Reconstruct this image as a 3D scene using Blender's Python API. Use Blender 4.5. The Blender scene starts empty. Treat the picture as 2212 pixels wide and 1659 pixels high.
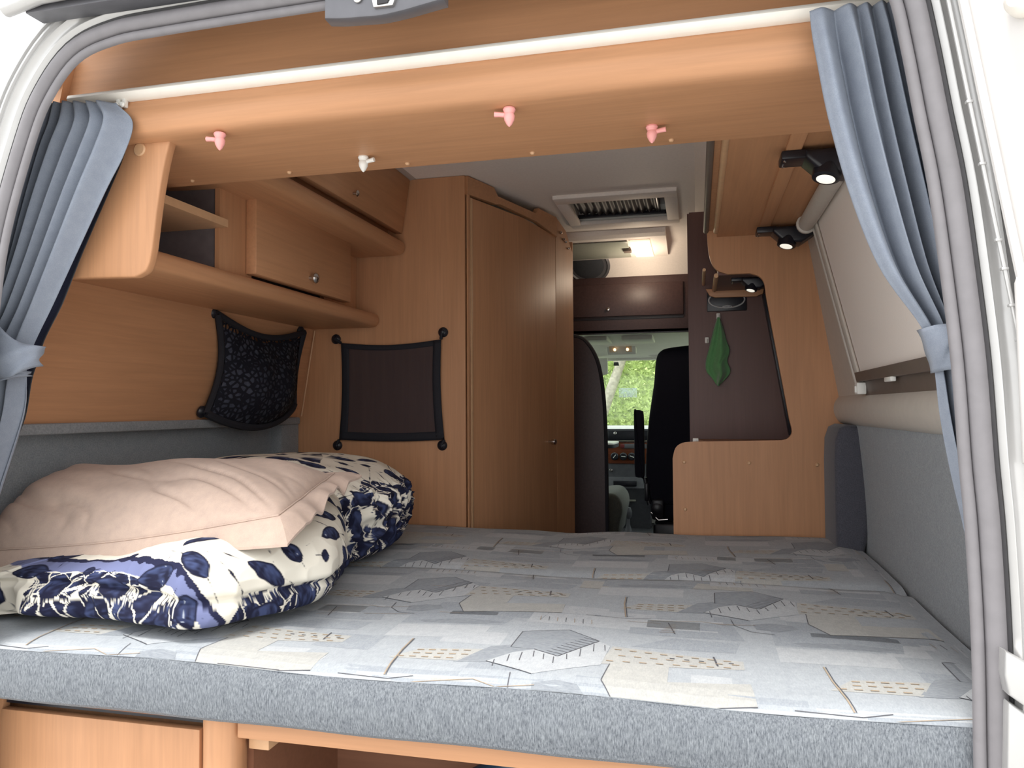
import bpy, bmesh, math, random
import numpy as np
from mathutils import Vector, Matrix

random.seed(7)
SC = bpy.context.scene
COL = SC.collection
PI = math.pi

# ------------------------------------------------------------------ materials
MATS = {}

class NT:
    """small helper round one node tree"""
    def __init__(self, name):
        m = bpy.data.materials.new(name)
        m.use_nodes = True
        self.m = m
        self.t = m.node_tree
        self.b = self.t.nodes['Principled BSDF']
        self.out = self.t.nodes['Material Output']
        MATS[name] = m
    def n(self, kind, **kw):
        nd = self.t.nodes.new(kind)
        for k, v in kw.items():
            setattr(nd, k, v)
        return nd
    def l(self, a, b):
        self.t.links.new(a, b)
    def coords(self, scale=(1, 1, 1), rot=(0, 0, 0), src='Object'):
        tc = self.n('ShaderNodeTexCoord')
        mp = self.n('ShaderNodeMapping')
        mp.inputs['Scale'].default_value = scale
        mp.inputs['Rotation'].default_value = rot
        self.l(tc.outputs[src], mp.inputs['Vector'])
        return mp.outputs['Vector']
    def noise(self, vec, scale, detail=3.0, rough=0.5, dist=0.0):
        nd = self.n('ShaderNodeTexNoise')
        nd.inputs['Scale'].default_value = scale
        nd.inputs['Detail'].default_value = detail
        nd.inputs['Roughness'].default_value = rough
        nd.inputs['Distortion'].default_value = dist
        if vec is not None:
            self.l(vec, nd.inputs['Vector'])
        return nd.outputs['Fac']
    def ramp(self, fac, stops):
        r = self.n('ShaderNodeValToRGB')
        el = r.color_ramp.elements
        el[0].position, el[0].color = stops[0][0], (*stops[0][1], 1)
        el[1].position, el[1].color = stops[-1][0], (*stops[-1][1], 1)
        for p, c in stops[1:-1]:
            e = el.new(p)
            e.color = (*c, 1)
        self.l(fac, r.inputs['Fac'])
        return r.outputs['Color']
    def mix(self, a, b, fac, mode='MIX'):
        x = self.n('ShaderNodeMix', data_type='RGBA', blend_type=mode)
        for s, v in ((x.inputs['Factor'], fac), (x.inputs['A'], a), (x.inputs['B'], b)):
            if isinstance(v, (int, float)):
                s.default_value = v
            elif isinstance(v, tuple):
                s.default_value = (*v, 1)
            else:
                self.l(v, s)
        return x.outputs['Result']
    def bump(self, h, strength=0.2, dist=0.002):
        bp = self.n('ShaderNodeBump')
        bp.inputs['Strength'].default_value = strength
        bp.inputs['Distance'].default_value = dist
        self.l(h, bp.inputs['Height'])
        self.l(bp.outputs['Normal'], self.b.inputs['Normal'])
    def set(self, col=None, rough=0.5, metal=0.0, spec=0.5):
        if col is not None:
            if isinstance(col, tuple):
                self.b.inputs['Base Color'].default_value = (*col, 1)
            else:
                self.l(col, self.b.inputs['Base Color'])
        self.b.inputs['Roughness'].default_value = rough
        self.b.inputs['Metallic'].default_value = metal
        self.b.inputs['Specular IOR Level'].default_value = spec
        return self

def flat(name, col, rough=0.5, metal=0.0, spec=0.5, var=0.06, nscale=40, bump=0.0):
    """plain surface with a little procedural unevenness"""
    t = NT(name)
    v = t.coords()
    f = t.noise(v, nscale, 3)
    lo = tuple(max(0, c * (1 - var)) for c in col)
    hi = tuple(min(1, c * (1 + var)) for c in col)
    t.set(t.ramp(f, [(0.3, lo), (0.7, hi)]), rough, metal, spec)
    if bump:
        t.bump(f, bump, 0.001)
    return t.m

def wood(name, axis, base=(0.55, 0.284, 0.149), rough=0.45, var=0.13):
    """fine grained beech laminate, grain along one axis"""
    t = NT(name)
    s = [38, 38, 38]
    s['xyz'.index(axis)] = 1.6
    v = t.coords(tuple(s))
    s2 = [7, 7, 7]
    s2['xyz'.index(axis)] = 0.9
    v2 = t.coords(tuple(s2))
    f1 = t.noise(v, 2.2, 5, 0.6, 0.5)
    f2 = t.noise(v2, 1.0, 3, 0.5, 1.2)
    c1 = t.ramp(f1, [(0.25, tuple(c * (1 - var) for c in base)), (0.75, tuple(c * (1 + var * .55) for c in base))])
    c2 = t.ramp(f2, [(0.3, (0.90, 0.88, 0.85)), (0.7, (1.0, 1.0, 1.0))])
    t.set(t.mix(c1, c2, 1.0, 'MULTIPLY'), rough, 0, 0.35)
    t.bump(f1, 0.05, 0.0006)
    return t.m

def fabric(name, col, dark, sx=900, sy=900, rough=0.95, bump=0.25, stretch=(1, 1, 0.18), sheen=0.2, fuzz=0.0):
    t = NT(name)
    v = t.coords(stretch)
    f = t.noise(v, sx, 4, 0.7)
    g = t.noise(t.coords(), 55, 4, 0.6)
    c = t.ramp(f, [(0.32, dark), (0.68, col)])
    c = t.mix(c, t.ramp(g, [(0.3, (0.88, 0.88, 0.9)), (0.7, (1, 1, 1))]), 1.0, 'MULTIPLY')
    t.set(c, rough, 0, 0.15)
    t.b.inputs['Sheen Weight'].default_value = sheen
    t.bump(f, bump, 0.0015)
    return t.m

def emit(name, col, strength):
    t = NT(name)
    t.set(col, 0.4)
    t.b.inputs['Emission Color'].default_value = (*col, 1)
    t.b.inputs['Emission Strength'].default_value = strength
    return t.m

def glass(name, tint=(0.92, 0.97, 0.94)):
    t = NT(name)
    tr = t.n('ShaderNodeBsdfTransparent')
    tr.inputs['Color'].default_value = (*tint, 1)
    gl = t.n('ShaderNodeBsdfGlossy')
    gl.inputs['Roughness'].default_value = 0.03
    mx = t.n('ShaderNodeMixShader')
    mx.inputs[0].default_value = 0.05
    t.l(tr.outputs[0], mx.inputs[1])
    t.l(gl.outputs[0], mx.inputs[2])
    t.l(mx.outputs[0], t.out.inputs['Surface'])
    return t.m

W_X = wood('beech_grain_along_x', 'x')
W_Y = wood('beech_grain_along_y', 'y')
W_Z = wood('beech_grain_along_z', 'z')
W_DARK = wood('walnut_dash_trim', 'x', (0.20, 0.06, 0.03), 0.2, 0.3)
W_EDGE = flat('light_wood_edging', (0.60, 0.36, 0.20), 0.45, var=0.05)
SILVER = flat('silver_car_paint', (0.50, 0.495, 0.49), 0.28, 0.35, var=0.02)
WHITE_P = flat('pale_door_paint', (0.60, 0.58, 0.565), 0.35, 0.0, var=0.02)
RUBBER = flat('grey_rubber_seal', (0.19, 0.18, 0.19), 0.55, var=0.06)
RUBBER_D = flat('dark_rubber_seal', (0.035, 0.033, 0.036), 0.6, var=0.1)
DARKPLATE = flat('dark_grey_steel_plate', (0.14, 0.14, 0.155), 0.4, 0.3, var=0.05)
BLACK = flat('black_plastic', (0.012, 0.012, 0.018), 0.35, var=0.2)
BLACKM = flat('matt_black_webbing', (0.010, 0.010, 0.016), 0.8, var=0.25, nscale=400)
CHROME = flat('brushed_chrome', (0.62, 0.60, 0.58), 0.22, 1.0, var=0.03)
WHITEPL = flat('white_plastic', (0.78, 0.77, 0.73), 0.35, var=0.02)
CREAMRAIL = flat('cream_rail_plastic', (0.84, 0.80, 0.73), 0.3, var=0.02)
PINK = flat('pink_plastic', (0.86, 0.38, 0.36), 0.45, var=0.03)
CEIL = flat('beige_ceiling_vinyl', (0.87, 0.81, 0.76), 0.65, var=0.03, nscale=120, bump=0.05)
HEADL = flat('pale_cab_headliner', (0.62, 0.61, 0.56), 0.8, var=0.03)
PLASTIC_W = flat('beige_window_surround', (0.52, 0.48, 0.43), 0.5, var=0.03)
BLINDM = flat('cream_blind_fabric', (0.84, 0.77, 0.71), 0.8, var=0.02, nscale=500)
BROWNBAR = flat('brown_blind_bar', (0.13, 0.10, 0.085), 0.5, var=0.05)
CARPET = fabric('grey_felt_lining', (0.31, 0.33, 0.345), (0.19, 0.205, 0.22), 260, 260, bump=0.5, stretch=(1, 1, 1))
CARPET_L = fabric('light_felt_lining', (0.30, 0.31, 0.32), (0.19, 0.2, 0.21), 260, 260, bump=0.5, stretch=(1, 1, 1))
CURT = fabric('dusty_blue_curtain_cloth', (0.28, 0.31, 0.365), (0.22, 0.25, 0.305), 700, 700, bump=0.12, stretch=(1, 1, 1), sheen=0.1)
BEIGE = fabric('beige_pillowcase_cotton', (0.57, 0.435, 0.36), (0.50, 0.375, 0.305), 900, 900, bump=0.08, stretch=(1, 1, 1), sheen=0.1)
BAND = fabric('woven_blue_grey_band', (0.265, 0.285, 0.305), (0.085, 0.095, 0.11), 520, 520, bump=0.5, stretch=(1, 1, 0.2), sheen=0.1)
SEATM = fabric('navy_black_seat_cloth', (0.016, 0.017, 0.028), (0.008, 0.008, 0.014), 500, 500, bump=0.1, stretch=(1, 1, 1), sheen=0.05)
SEATG = fabric('olive_grey_seat_cloth', (0.13, 0.135, 0.12), (0.07, 0.075, 0.07), 300, 300, bump=0.2, stretch=(1, 1, 1))
DASHM = flat('grey_dash_plastic', (0.10, 0.10, 0.115), 0.5, var=0.1)
DASHL = flat('light_grey_dash_plastic', (0.42, 0.42, 0.42), 0.45, var=0.05)
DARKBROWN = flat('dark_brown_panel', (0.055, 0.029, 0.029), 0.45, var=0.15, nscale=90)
TOWELM = fabric('green_microfibre', (0.15, 0.36, 0.15), (0.10, 0.27, 0.10), 600, 600, bump=0.4, stretch=(1, 1, 1), sheen=0.4)
ASPHALT = flat('grey_asphalt', (0.50, 0.49, 0.47), 0.9, var=0.15, nscale=60, bump=0.2)
GRASSM = flat('sunlit_grass', (0.34, 0.42, 0.10), 0.8, var=0.25, nscale=8)
BARK = flat('pale_bark', (0.36, 0.32, 0.27), 0.9, var=0.3, nscale=20, bump=0.5)
FLOORM = flat('dark_grey_floor', (0.05, 0.05, 0.058), 0.7, var=0.15)
GLASS = glass('clear_window_glass')
STUFFM = fabric('slate_cloth_bundle', (0.09, 0.095, 0.125), (0.05, 0.052, 0.075), 100, 100, bump=0.3, stretch=(1, 1, 1))
LAMP_ON = emit('lit_lamp_diffuser', (1.0, 0.78, 0.60), 0.42)
CAB_ON = emit('lit_cab_bulb', (1.0, 0.66, 0.36), 1.0)
SPOT_GLINT = emit('spot_lens_glint', (1.0, 0.97, 0.85), 0.30)  # weak emission stands in for daylight reflected by the unlit lens
NAVY = fabric('navy_curtain_lining', (0.030, 0.032, 0.060), (0.018, 0.02, 0.04), 600, 600, bump=0.1, stretch=(1, 1, 1))

# ------------------------------------------------------------------ geometry
class MB:
    """collects vertices and faces, then links them as ONE mesh object"""
    def __init__(self):
        self.v, self.f, self.mi = [], [], []
    def add(self, vs, fs, mi=0):
        o = len(self.v)
        self.v.extend([tuple(float(c) for c in p) for p in vs])
        self.f.extend([tuple(i + o for i in f) for f in fs])
        self.mi.extend([mi] * len(fs))
        return self
    def from_bm(self, bm, mi=0):
        bm.verts.ensure_lookup_table()
        bm.verts.index_update()
        self.add([v.co[:] for v in bm.verts], [[v.index for v in f.verts] for f in bm.faces], mi)
        bm.free()
        return self
    def box(self, lo, hi, bev=0.0, seg=2, mat=None, mi=0):
        bm = bmesh.new()
        bmesh.ops.create_cube(bm, size=1)
        c = [(a + b) / 2 for a, b in zip(lo, hi)]
        s = [abs(b - a) for a, b in zip(lo, hi)]
        for v in bm.verts:
            v.co = Vector((v.co.x * s[0], v.co.y * s[1], v.co.z * s[2]))
        if bev:
            bmesh.ops.bevel(bm, geom=list(bm.edges), offset=min(bev, min(s) * 0.49), segments=seg, profile=0.5, affect='EDGES')
        M = Matrix.Translation(c)
        if mat is not None:
            M = M @ mat.to_4x4()
        bmesh.ops.transform(bm, matrix=M, verts=bm.verts)
        return self.from_bm(bm, mi)
    def prism(self, pts, d, bev=0.0, seg=2, mi=0):
        """flat polygon (3-D points) pushed along vector d"""
        bm = bmesh.new()
        a = [bm.verts.new(p) for p in pts]
        b = [bm.verts.new(Vector(p) + Vector(d)) for p in pts]
        bm.faces.new(a)
        bm.faces.new(list(reversed(b)))
        n = len(pts)
        for i in range(n):
            j = (i + 1) % n
            bm.faces.new((a[j], a[i], b[i], b[j]))
        bmesh.ops.recalc_face_normals(bm, faces=bm.faces)
        if bev:
            caps = [e for e in bm.edges if len(e.link_faces) == 2 and max(len(f.verts) for f in e.link_faces) == n and n > 4]
            if n <= 4:
                caps = list(bm.edges)
            bmesh.ops.bevel(bm, geom=caps, offset=bev, segments=seg, profile=0.5, affect='EDGES')
        return self.from_bm(bm, mi)
    def grid(self, fn, nu, nv, closed_u=False, mi=0):
        vs = [fn(i / (nu if closed_u else nu - 1), j / (nv - 1)) for j in range(nv) for i in range(nu)]
        fs = []
        for j in range(nv - 1):
            for i in range(nu if closed_u else nu - 1):
                k = (i + 1) % nu
                fs.append((j * nu + i, j * nu + k, (j + 1) * nu + k, (j + 1) * nu + i))
        return self.add(vs, fs, mi)
    def tube(self, path, r, n=10, cap=True, mi=0, squash=None):
        """round bar along a path; r one radius or one per point"""
        P = [Vector(p) for p in path]
        rs = r if isinstance(r, (list, tuple)) else [r] * len(P)
        ref = None
        rings = []
        for i, p in enumerate(P):
            t = (P[min(i + 1, len(P) - 1)] - P[max(i - 1, 0)]).normalized()
            if ref is None:
                ref = Vector((0, 0, 1)) if abs(t.z) < 0.9 else Vector((1, 0, 0))
            a = (ref - t * ref.dot(t)).normalized()
            b = t.cross(a)
            ref = a
            rings.append([p + (a * math.cos(2 * PI * k / n) + b * math.sin(2 * PI * k / n)) * rs[i] for k in range(n)])
        vs = [q for ring in rings for q in ring]
        fs = []
        for i in range(len(P) - 1):
            for k in range(n):
                k2 = (k + 1) % n
                fs.append((i * n + k, i * n + k2, (i + 1) * n + k2, (i + 1) * n + k))
        if cap:
            fs.append(tuple(reversed(range(n))))
            fs.append(tuple((len(P) - 1) * n + k for k in range(n)))
        return self.add(vs, fs, mi)
    def lathe(self, prof, c, axis=(0, 0, 1), n=20, mi=0):
        """profile of (radius, height) turned round an axis through c"""
        ax = Vector(axis).normalized()
        a = ax.orthogonal().normalized()
        b = ax.cross(a)
        c = Vector(c)
        vs = [c + ax * h + (a * math.cos(2 * PI * k / n) + b * math.sin(2 * PI * k / n)) * r for r, h in prof for k in range(n)]
        fs = []
        for i in range(len(prof) - 1):
            for k in range(n):
                k2 = (k + 1) % n
                fs.append((i * n + k, i * n + k2, (i + 1) * n + k2, (i + 1) * n + k))
        fs.append(tuple(reversed(range(n))))
        fs.append(tuple((len(prof) - 1) * n + k for k in range(n)))
        return self.add(vs, fs, mi)
    def sweep(self, path, prof, mi=0, closed=False):
        """profile of (outward, depth) carried along a path in the x-z plane; depth is along y"""
        P = [Vector(p) for p in path]
        m = len(prof)
        vs = []
        for i, p in enumerate(P):
            t = (P[min(i + 1, len(P) - 1)] - P[max(i - 1, 0)])
            t = Vector((t.x, 0, t.z)).normalized()
            nrm = Vector((-t.z, 0, t.x))
            for o, d in prof:
                vs.append(p + nrm * o + Vector((0, d, 0)))
        fs = []
        for i in range(len(P) - 1):
            for k in range(m - 1):
                fs.append((i * m + k, i * m + k + 1, (i + 1) * m + k + 1, (i + 1) * m + k))
        return self.add(vs, fs, mi)

def smooth_path(pts, k=6, closed=False):
    P = [Vector(p) for p in pts]
    n = len(P)
    out = []
    rng = range(n if closed else n - 1)
    for i in rng:
        p1, p2 = P[i], P[(i + 1) % n]
        p0 = P[(i - 1) % n] if (closed or i > 0) else p1 + (p1 - p2)
        p3 = P[(i + 2) % n] if (closed or i + 2 < n) else p2 + (p2 - p1)
        for j in range(k):
            t = j / k
            out.append(0.5 * ((2 * p1) + (p2 - p0) * t + (2 * p0 - 5 * p1 + 4 * p2 - p3) * t * t + (3 * p1 - p0 - 3 * p2 + p3) * t ** 3))
    if not closed:
        out.append(P[-1])
    return out

def root_loc(o):
    while o is not None and o.parent is not None:
        o = o.parent
    return Vector(o.location) if o is not None else Vector((0, 0, 0))

def obj(name, mb, mat, parent=None, smooth=True, angle=35):
    me = bpy.data.meshes.new(name)
    off = root_loc(parent)
    me.from_pydata([(x - off.x, y - off.y, z - off.z) for x, y, z in mb.v], [], mb.f)
    for m in (mat if isinstance(mat, (list, tuple)) else [mat]):
        me.materials.append(m)
    me.polygons.foreach_set('material_index', mb.mi)
    bm = bmesh.new()
    bm.from_mesh(me)
    bmesh.ops.recalc_face_normals(bm, faces=bm.faces)
    bm.to_mesh(me)
    bm.free()
    if smooth:
        me.shade_smooth()
        try:
            me.set_sharp_from_angle(angle=math.radians(angle))
        except Exception:
            pass
    o = bpy.data.objects.new(name, me)
    COL.objects.link(o)
    if parent is not None:
        o.parent = parent
    return o

def thing(name, label, cat, loc=(0, 0, 0), group=None):
    o = bpy.data.objects.new(name, None)
    COL.objects.link(o)
    o.empty_display_size = 0.05
    o.location = loc
    return tag(o, label, cat, group)

def tag(o, label, cat, group=None):
    o['label'] = label
    o['category'] = cat
    if group:
        o['group'] = group
    return o

def single(name, mb, mat, label, cat, group=None, **kw):
    return tag(obj(name, mb, mat, None, **kw), label, cat, group)

def struct(name, mb, mat, parent=None, **kw):
    o = obj(name, mb, mat, parent, **kw)
    if parent is None:
        o['kind'] = 'structure'
    return o

def copy_tree(o, parent=None):
    c = o.copy()
    COL.objects.link(c)
    if parent is not None:
        c.parent = parent
    for ch in list(o.children):
        copy_tree(ch, c)
    return c

# smooth value noise for numpy arrays
_rng = np.random.RandomState(3)
_perm = _rng.rand(64, 64, 64)
def vnoise(x, y, z, s=1.0):
    x, y, z = x * s + 100.3, y * s + 100.7, z * s + 100.1
    xi, yi, zi = np.floor(x).astype(int), np.floor(y).astype(int), np.floor(z).astype(int)
    fx, fy, fz = x - xi, y - yi, z - zi
    fx, fy, fz = [f * f * (3 - 2 * f) for f in (fx, fy, fz)]
    def g(a, b, c):
        return _perm[(xi + a) % 64, (yi + b) % 64, (zi + c) % 64]
    r = 0
    for a in (0, 1):
        for b in (0, 1):
            for c in (0, 1):
                r = r + g(a, b, c) * (fx if a else 1 - fx) * (fy if b else 1 - fy) * (fz if c else 1 - fz)
    return r * 2 - 1

# ------------------------------------------------------------------ the setting
# ground outside
g = MB().box((-30, -25, -0.1), (30, 6.2, 0.0))
struct('ground', g, ASPHALT, smooth=False)
gr = MB().box((-30, 6.2, -0.1), (30, 40, 0.02))
struct('lawn', gr, GRASSM, smooth=False)

# van floor, rear part and cab
struct('floor', MB().box((-1.18, 0.06, 0.55), (0.96, 4.7, 0.60)), FLOORM, smooth=False)

# side skins of the van: slanted, curving in to the roof
skin = [(-1.20, .45), (-1.20, 1.40), (-0.98, 2.10), (-0.86, 2.26), (-0.70, 2.36), (-0.40, 2.42)]
def skin_mb(pts, y0, y1, th):
    m = MB()
    inner = [(x + (th if x < 0 else -th), z - (th if i > 2 else 0)) for i, (x, z) in enumerate(pts)]
    loop = pts + inner[::-1]
    m.prism([(x, y0, z) for x, z in loop], (0, y1 - y0, 0))
    return m
struct('wall_left', skin_mb(skin, 0.2, 3.1, 0.03), SILVER)
skr = [(1.04, .45), (1.04, 1.40), (0.90, 2.10), (0.79, 2.26), (0.66, 2.36), (0.40, 2.42)]
struct('wall_right', skin_mb(skr, 0.0, 3.1, 0.03), SILVER)
struct('roof', MB().box((-0.45, 0.0, 2.40), (0.45, 3.1, 2.43)), SILVER, smooth=False)

# ceiling with the roof-hatch opening, sloping down to the cab
HX0, HX1, HY0, HY1, CZ = -0.125, 0.292, 1.965, 2.36, 2.34
c = MB()
c.box((-0.80, 0.30, CZ), (0.66, HY0, CZ + .02))
c.box((-0.80, HY0, CZ), (HX0, HY1, CZ + .02))
c.box((HX1, HY0, CZ), (0.66, HY1, CZ + .02))
c.box((-0.80, HY1, CZ), (0.66, 2.60, CZ + .02))
c.prism([(-0.9, 2.60, 2.34), (-0.9, 2.80, 2.325), (-0.9, 2.95, 2.26), (-0.9, 3.02, 2.17), (-0.9, 3.05, 2.17), (-0.9, 3.05, 2.36), (-0.9, 2.60, 2.36)], (1.75, 0, 0))
struct('ceiling', c, CEIL, smooth=True, angle=40)
cb = MB()
cb.prism([(0.40, .41, 2.345), (0.44, .41, 2.30), (0.450, .41, 2.20), (0.60, .41, 2.20), (0.60, .41, 2.36), (0.40, .41, 2.36)], (0, 2.6, 0))
struct('trim_3', cb, CEIL, smooth=True, angle=50)

# left wooden wall lining with the carpeted ledge below
wl = MB()
wl.prism([(-1.120, 0.02, 1.42), (-1.035, 0.02, 1.80), (-1.050, 0.02, 1.80), (-1.135, 0.02, 1.42)], (0, 1.52, 0))
struct('wall_left_lining', wl, W_Y, smooth=False)
ld = MB().box((-1.19, 0.02, 1.414), (-1.098, 1.528, 1.441), 0.006)
ld.box((-1.19, 1.40, 0.90), (-1.105, 1.528, 1.414), 0.004)
struct('trim_1', ld, CARPET_L)
struct('wall_left_felt', MB().box((-1.17, 0.02, 0.60), (-1.15, 1.53, 1.414)), CARPET, smooth=False)

# wooden jamb behind the left curtain
jm = MB().prism([(-0.815, .10, 2.185), (-0.838, .10, 2.08), (-0.93, .10, 1.80), (-1.0, .10, 1.50), (-1.12, .10, 1.15), (-1.16, .10, 1.15), (-1.16, .10, 1.42), (-0.94, .10, 2.09), (-0.875, .10, 2.175)], (0, .02, 0))
jm.lathe([(0.0, .0), (.011, .0), (.0135, -.002), (.0135, -.004)], (-0.842, 0.098, 2.132), (0, 1, 0), 20)
struct('trim_2', jm, W_Z)

# right wall: slanted plastic surround, sill roll and felt lining
wr = MB()
wr.prism([(0.871, 0.02, 1.40), (0.7605, 0.02, 2.07), (0.80, 0.02, 2.09), (0.94, 0.02, 1.40)], (0, 2.6, 0))
sill = smooth_path([(0.880, 0, 1.515), (0.852, 0, 1.502), (0.836, 0, 1.476), (0.838, 0, 1.442), (0.862, 0, 1.414), (0.93, 0, 1.405)], 5)
loop = [(p.x, 0.02, p.z) for p in sill] + [(0.95, 0.02, 1.45), (0.95, 0.02, 1.535)]
wr.prism(loop, (0, 1.49, 0))
struct('wall_right_lining', wr, PLASTIC_W, angle=30)
fl = MB()
fl.grid(lambda u, v: (0.862 + 0.020 * math.sin(v * PI) * (0.4 + 0.6 * u) + (0.03 * (1 - v) ** 3), 0.02 + 1.48 * u, 0.88 + 0.545 * v), 24, 14)
fl.box((0.93, 0.02, 0.55), (0.95, 1.53, 1.42))
struct('wall_right_felt', fl, CARPET)

# side window behind the blind: a sliver of dark glass below the bottom bar
struct('window_2', MB().prism([(0.850, 0.10, 1.50), (0.842, 0.10, 1.54), (0.852, 0.10, 1.545), (0.860, 0.10, 1.50)], (0, 1.0, 0)), BROWNBAR, smooth=False)

# cab shell: roof lining, doors, windscreen
ch = MB()
ch.grid(lambda u, v: (-1.0 + 1.88 * u, 3.02 + 1.10 * v, 1.895 - 0.095 * v + 0.02 * math.sin(v * PI)), 8, 12)
ch.box((-1.0, 3.02, 1.93), (0.88, 4.15, 1.96))
ch.box((-1.0, 3.00, 1.874), (0.88, 3.03, 1.90), 0.006)
ch.box((-0.24, 3.25, 1.862), (-0.10, 3.55, 1.90), 0.01)
ch.box((-0.02, 3.25, 1.862), (0.16, 3.55, 1.90), 0.01)
ch.box((-1.0, 4.06, 1.795), (0.88, 4.14, 1.84), 0.008)
struct('ceiling_cab', ch, HEADL)
for nm, x0 in (('wall_cab_left', -1.04), ('wall_cab_right', 0.86)):
    struct(nm, MB().box((x0, 3.0, .45), (x0 + .04, 4.9, 1.25)).box((x0, 3.0, 1.25), (x0 + .04, 3.2, 1.95)), SILVER, smooth=False)
    struct('window_3' if x0 < 0 else 'window_4', MB().box((x0 + .015, 3.2, 1.25), (x0 + .02, 4.6, 1.93)), GLASS, smooth=False)
struct('window_1', MB().prism([(-1.0, 4.13, 1.82), (0.86, 4.13, 1.82), (0.86, 4.80, 1.29), (-1.0, 4.80, 1.29)], (0, .006, .006)), GLASS, smooth=False)
struct('wall_front', MB().box((-1.04, 4.82, .3), (0.90, 5.0, 1.25)).box((-1.04, 4.75, .3), (0.90, 4.83, 1.30)), SILVER, smooth=False)
struct('trim_4', MB().box((-1.0, 4.70, 1.315), (0.86, 4.78, 1.335), .004), RUBBER_D)

# ------------------------------------------------------------------ rear opening of the body
inner = smooth_path([(-0.890, -.03, 0.60), (-0.888, -.03, 0.90), (-0.877, -.03, 1.20), (-0.856, -.03, 1.45), (-0.838, -.03, 1.66), (-0.815, -.03, 1.80), (-0.763, -.03, 1.960), (-0.727, -.03, 2.035), (-0.672, -.03, 2.095), (-0.600, -.03, 2.118), (-0.50, -.03, 2.124), (-0.2, -.03, 2.128), (0.2, -.03, 2.130), (0.48, -.03, 2.128), (0.585, -.03, 2.112), (0.640, -.03, 2.072), (0.664, -.03, 2.035)] + [(0.6784, -0.0300, 1.9617), (0.6931, -0.0300, 1.8642), (0.7082, -0.0300, 1.7679), (0.7208, -0.0300, 1.6479), (0.7315, -0.0300, 1.5234), (0.7375, -0.0300, 1.3944), (0.7431, -0.0300, 1.3031), (0.7473, -0.0300, 1.1523), (0.7465, -0.0300, 0.9975)] + [(0.748, -.03, 0.80), (0.748, -.03, 0.6)], 5)

def band(name, prof, mat, **kw):
    return struct(name, MB().sweep(inner, prof), mat, **kw)
def arc(o0, d0, r, a0, a1, n=8):
    return [(o0 + r * math.cos(math.radians(a0 + (a1 - a0) * i / n)), d0 + r * math.sin(math.radians(a0 + (a1 - a0) * i / n))) for i in range(n + 1)]
# rubber seal: inner lip and fat outer tube
band('trim_5', [(0.006, 0.008)] + arc(0.008, 0.006, 0.008, 180, 330) + [(0.016, 0.016)] + arc(0.029, 0.006, 0.0135, 200, 350, 10) + [(0.046, 0.03)], RUBBER, angle=60)
band('trim_6', [(0.040, 0.02), (0.042, 0.004), (0.047, 0.002), (0.050, 0.02)], RUBBER_D)
# silver frame: shaded step, bright ridge, flat, two drip lines, outer edge
band('wall_back', [(0.046, 0.03), (0.049, 0.004), (0.056, -0.002)] + arc(0.069, -0.004, 0.012, 170, 20, 10) + [(0.083, 0.006), (0.094, 0.008), (0.0955, 0.003), (0.099, 0.003), (0.1005, 0.009), (0.106, 0.010), (0.1075, 0.004), (0.112, 0.004), (0.114, 0.02), (0.116, 0.10)], SILVER, angle=40)

# roof edge above the opening: gutter lip, dark plate with the latch
ge = MB()
ge.tube([(-0.78, -0.075, 2.182), (-0.70, -0.082, 2.192), (0.0, -0.09, 2.205), (0.70, -0.082, 2.192)], 0.0135, 12)
ge.box((-0.74, -0.085, 2.195), (0.72, 0.06, 2.23), 0.01)
struct('trim_7', ge, SILVER)
dp = MB()
dp.box((-0.752, -0.078, 2.190), (0.68, -0.03, 2.206), 0.004)
dp.prism([(-0.745, -0.070, 2.173), (-0.745, -0.066, 2.192), (-0.745, -0.03, 2.192), (-0.745, -0.03, 2.173)], (1.4, 0, 0), 0.003)
struct('trim_8', dp, DARKPLATE)
lp = MB()
prof = smooth_path([(-0.1782, -0.0450, 2.1033), (-0.1496, -0.0450, 2.0996), (-0.1173, -0.0450, 2.0977), (-0.0807, -0.0450, 2.0960), (-0.0422, -0.0450, 2.0991), (-0.0151, -0.0450, 2.1029), (0.0247, -0.0450, 2.1086)], 6)
lp.prism([p[:] for p in prof] + [(prof[-1].x, -.045, 2.16), (prof[0].x, -.045, 2.16)], (0, .03, 0), 0.004)
latch = thing('door_latch_plate', 'dark grey latch plate over the rear door opening', 'latch', (-0.12, -.045, 2.12))
obj('plate', lp, DARKPLATE, latch)
st = MB()
a, b = -0.122, -0.055
st.prism([(-0.0934, -0.0520, 2.1231), (-0.0510, -0.0520, 2.1196), (-0.0565, -0.0520, 2.1055), (-0.0895, -0.0520, 2.1062)], (0, .012, 0), .002)
stk = obj('striker', st, CHROME, latch)
obj('slot', MB().prism([(-0.0818, -0.0550, 2.1185), (-0.0615, -0.0550, 2.1157), (-0.0646, -0.0550, 2.1095), (-0.0818, -0.0550, 2.1088)], (0, .004, 0)), RUBBER_D, latch)
obj('screw', MB().lathe([(.007, 0), (.007, .003), (.004, .005)], (-0.1177, -0.0460, 2.1266), (0, -1, 0), 14), CHROME, latch)

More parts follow.
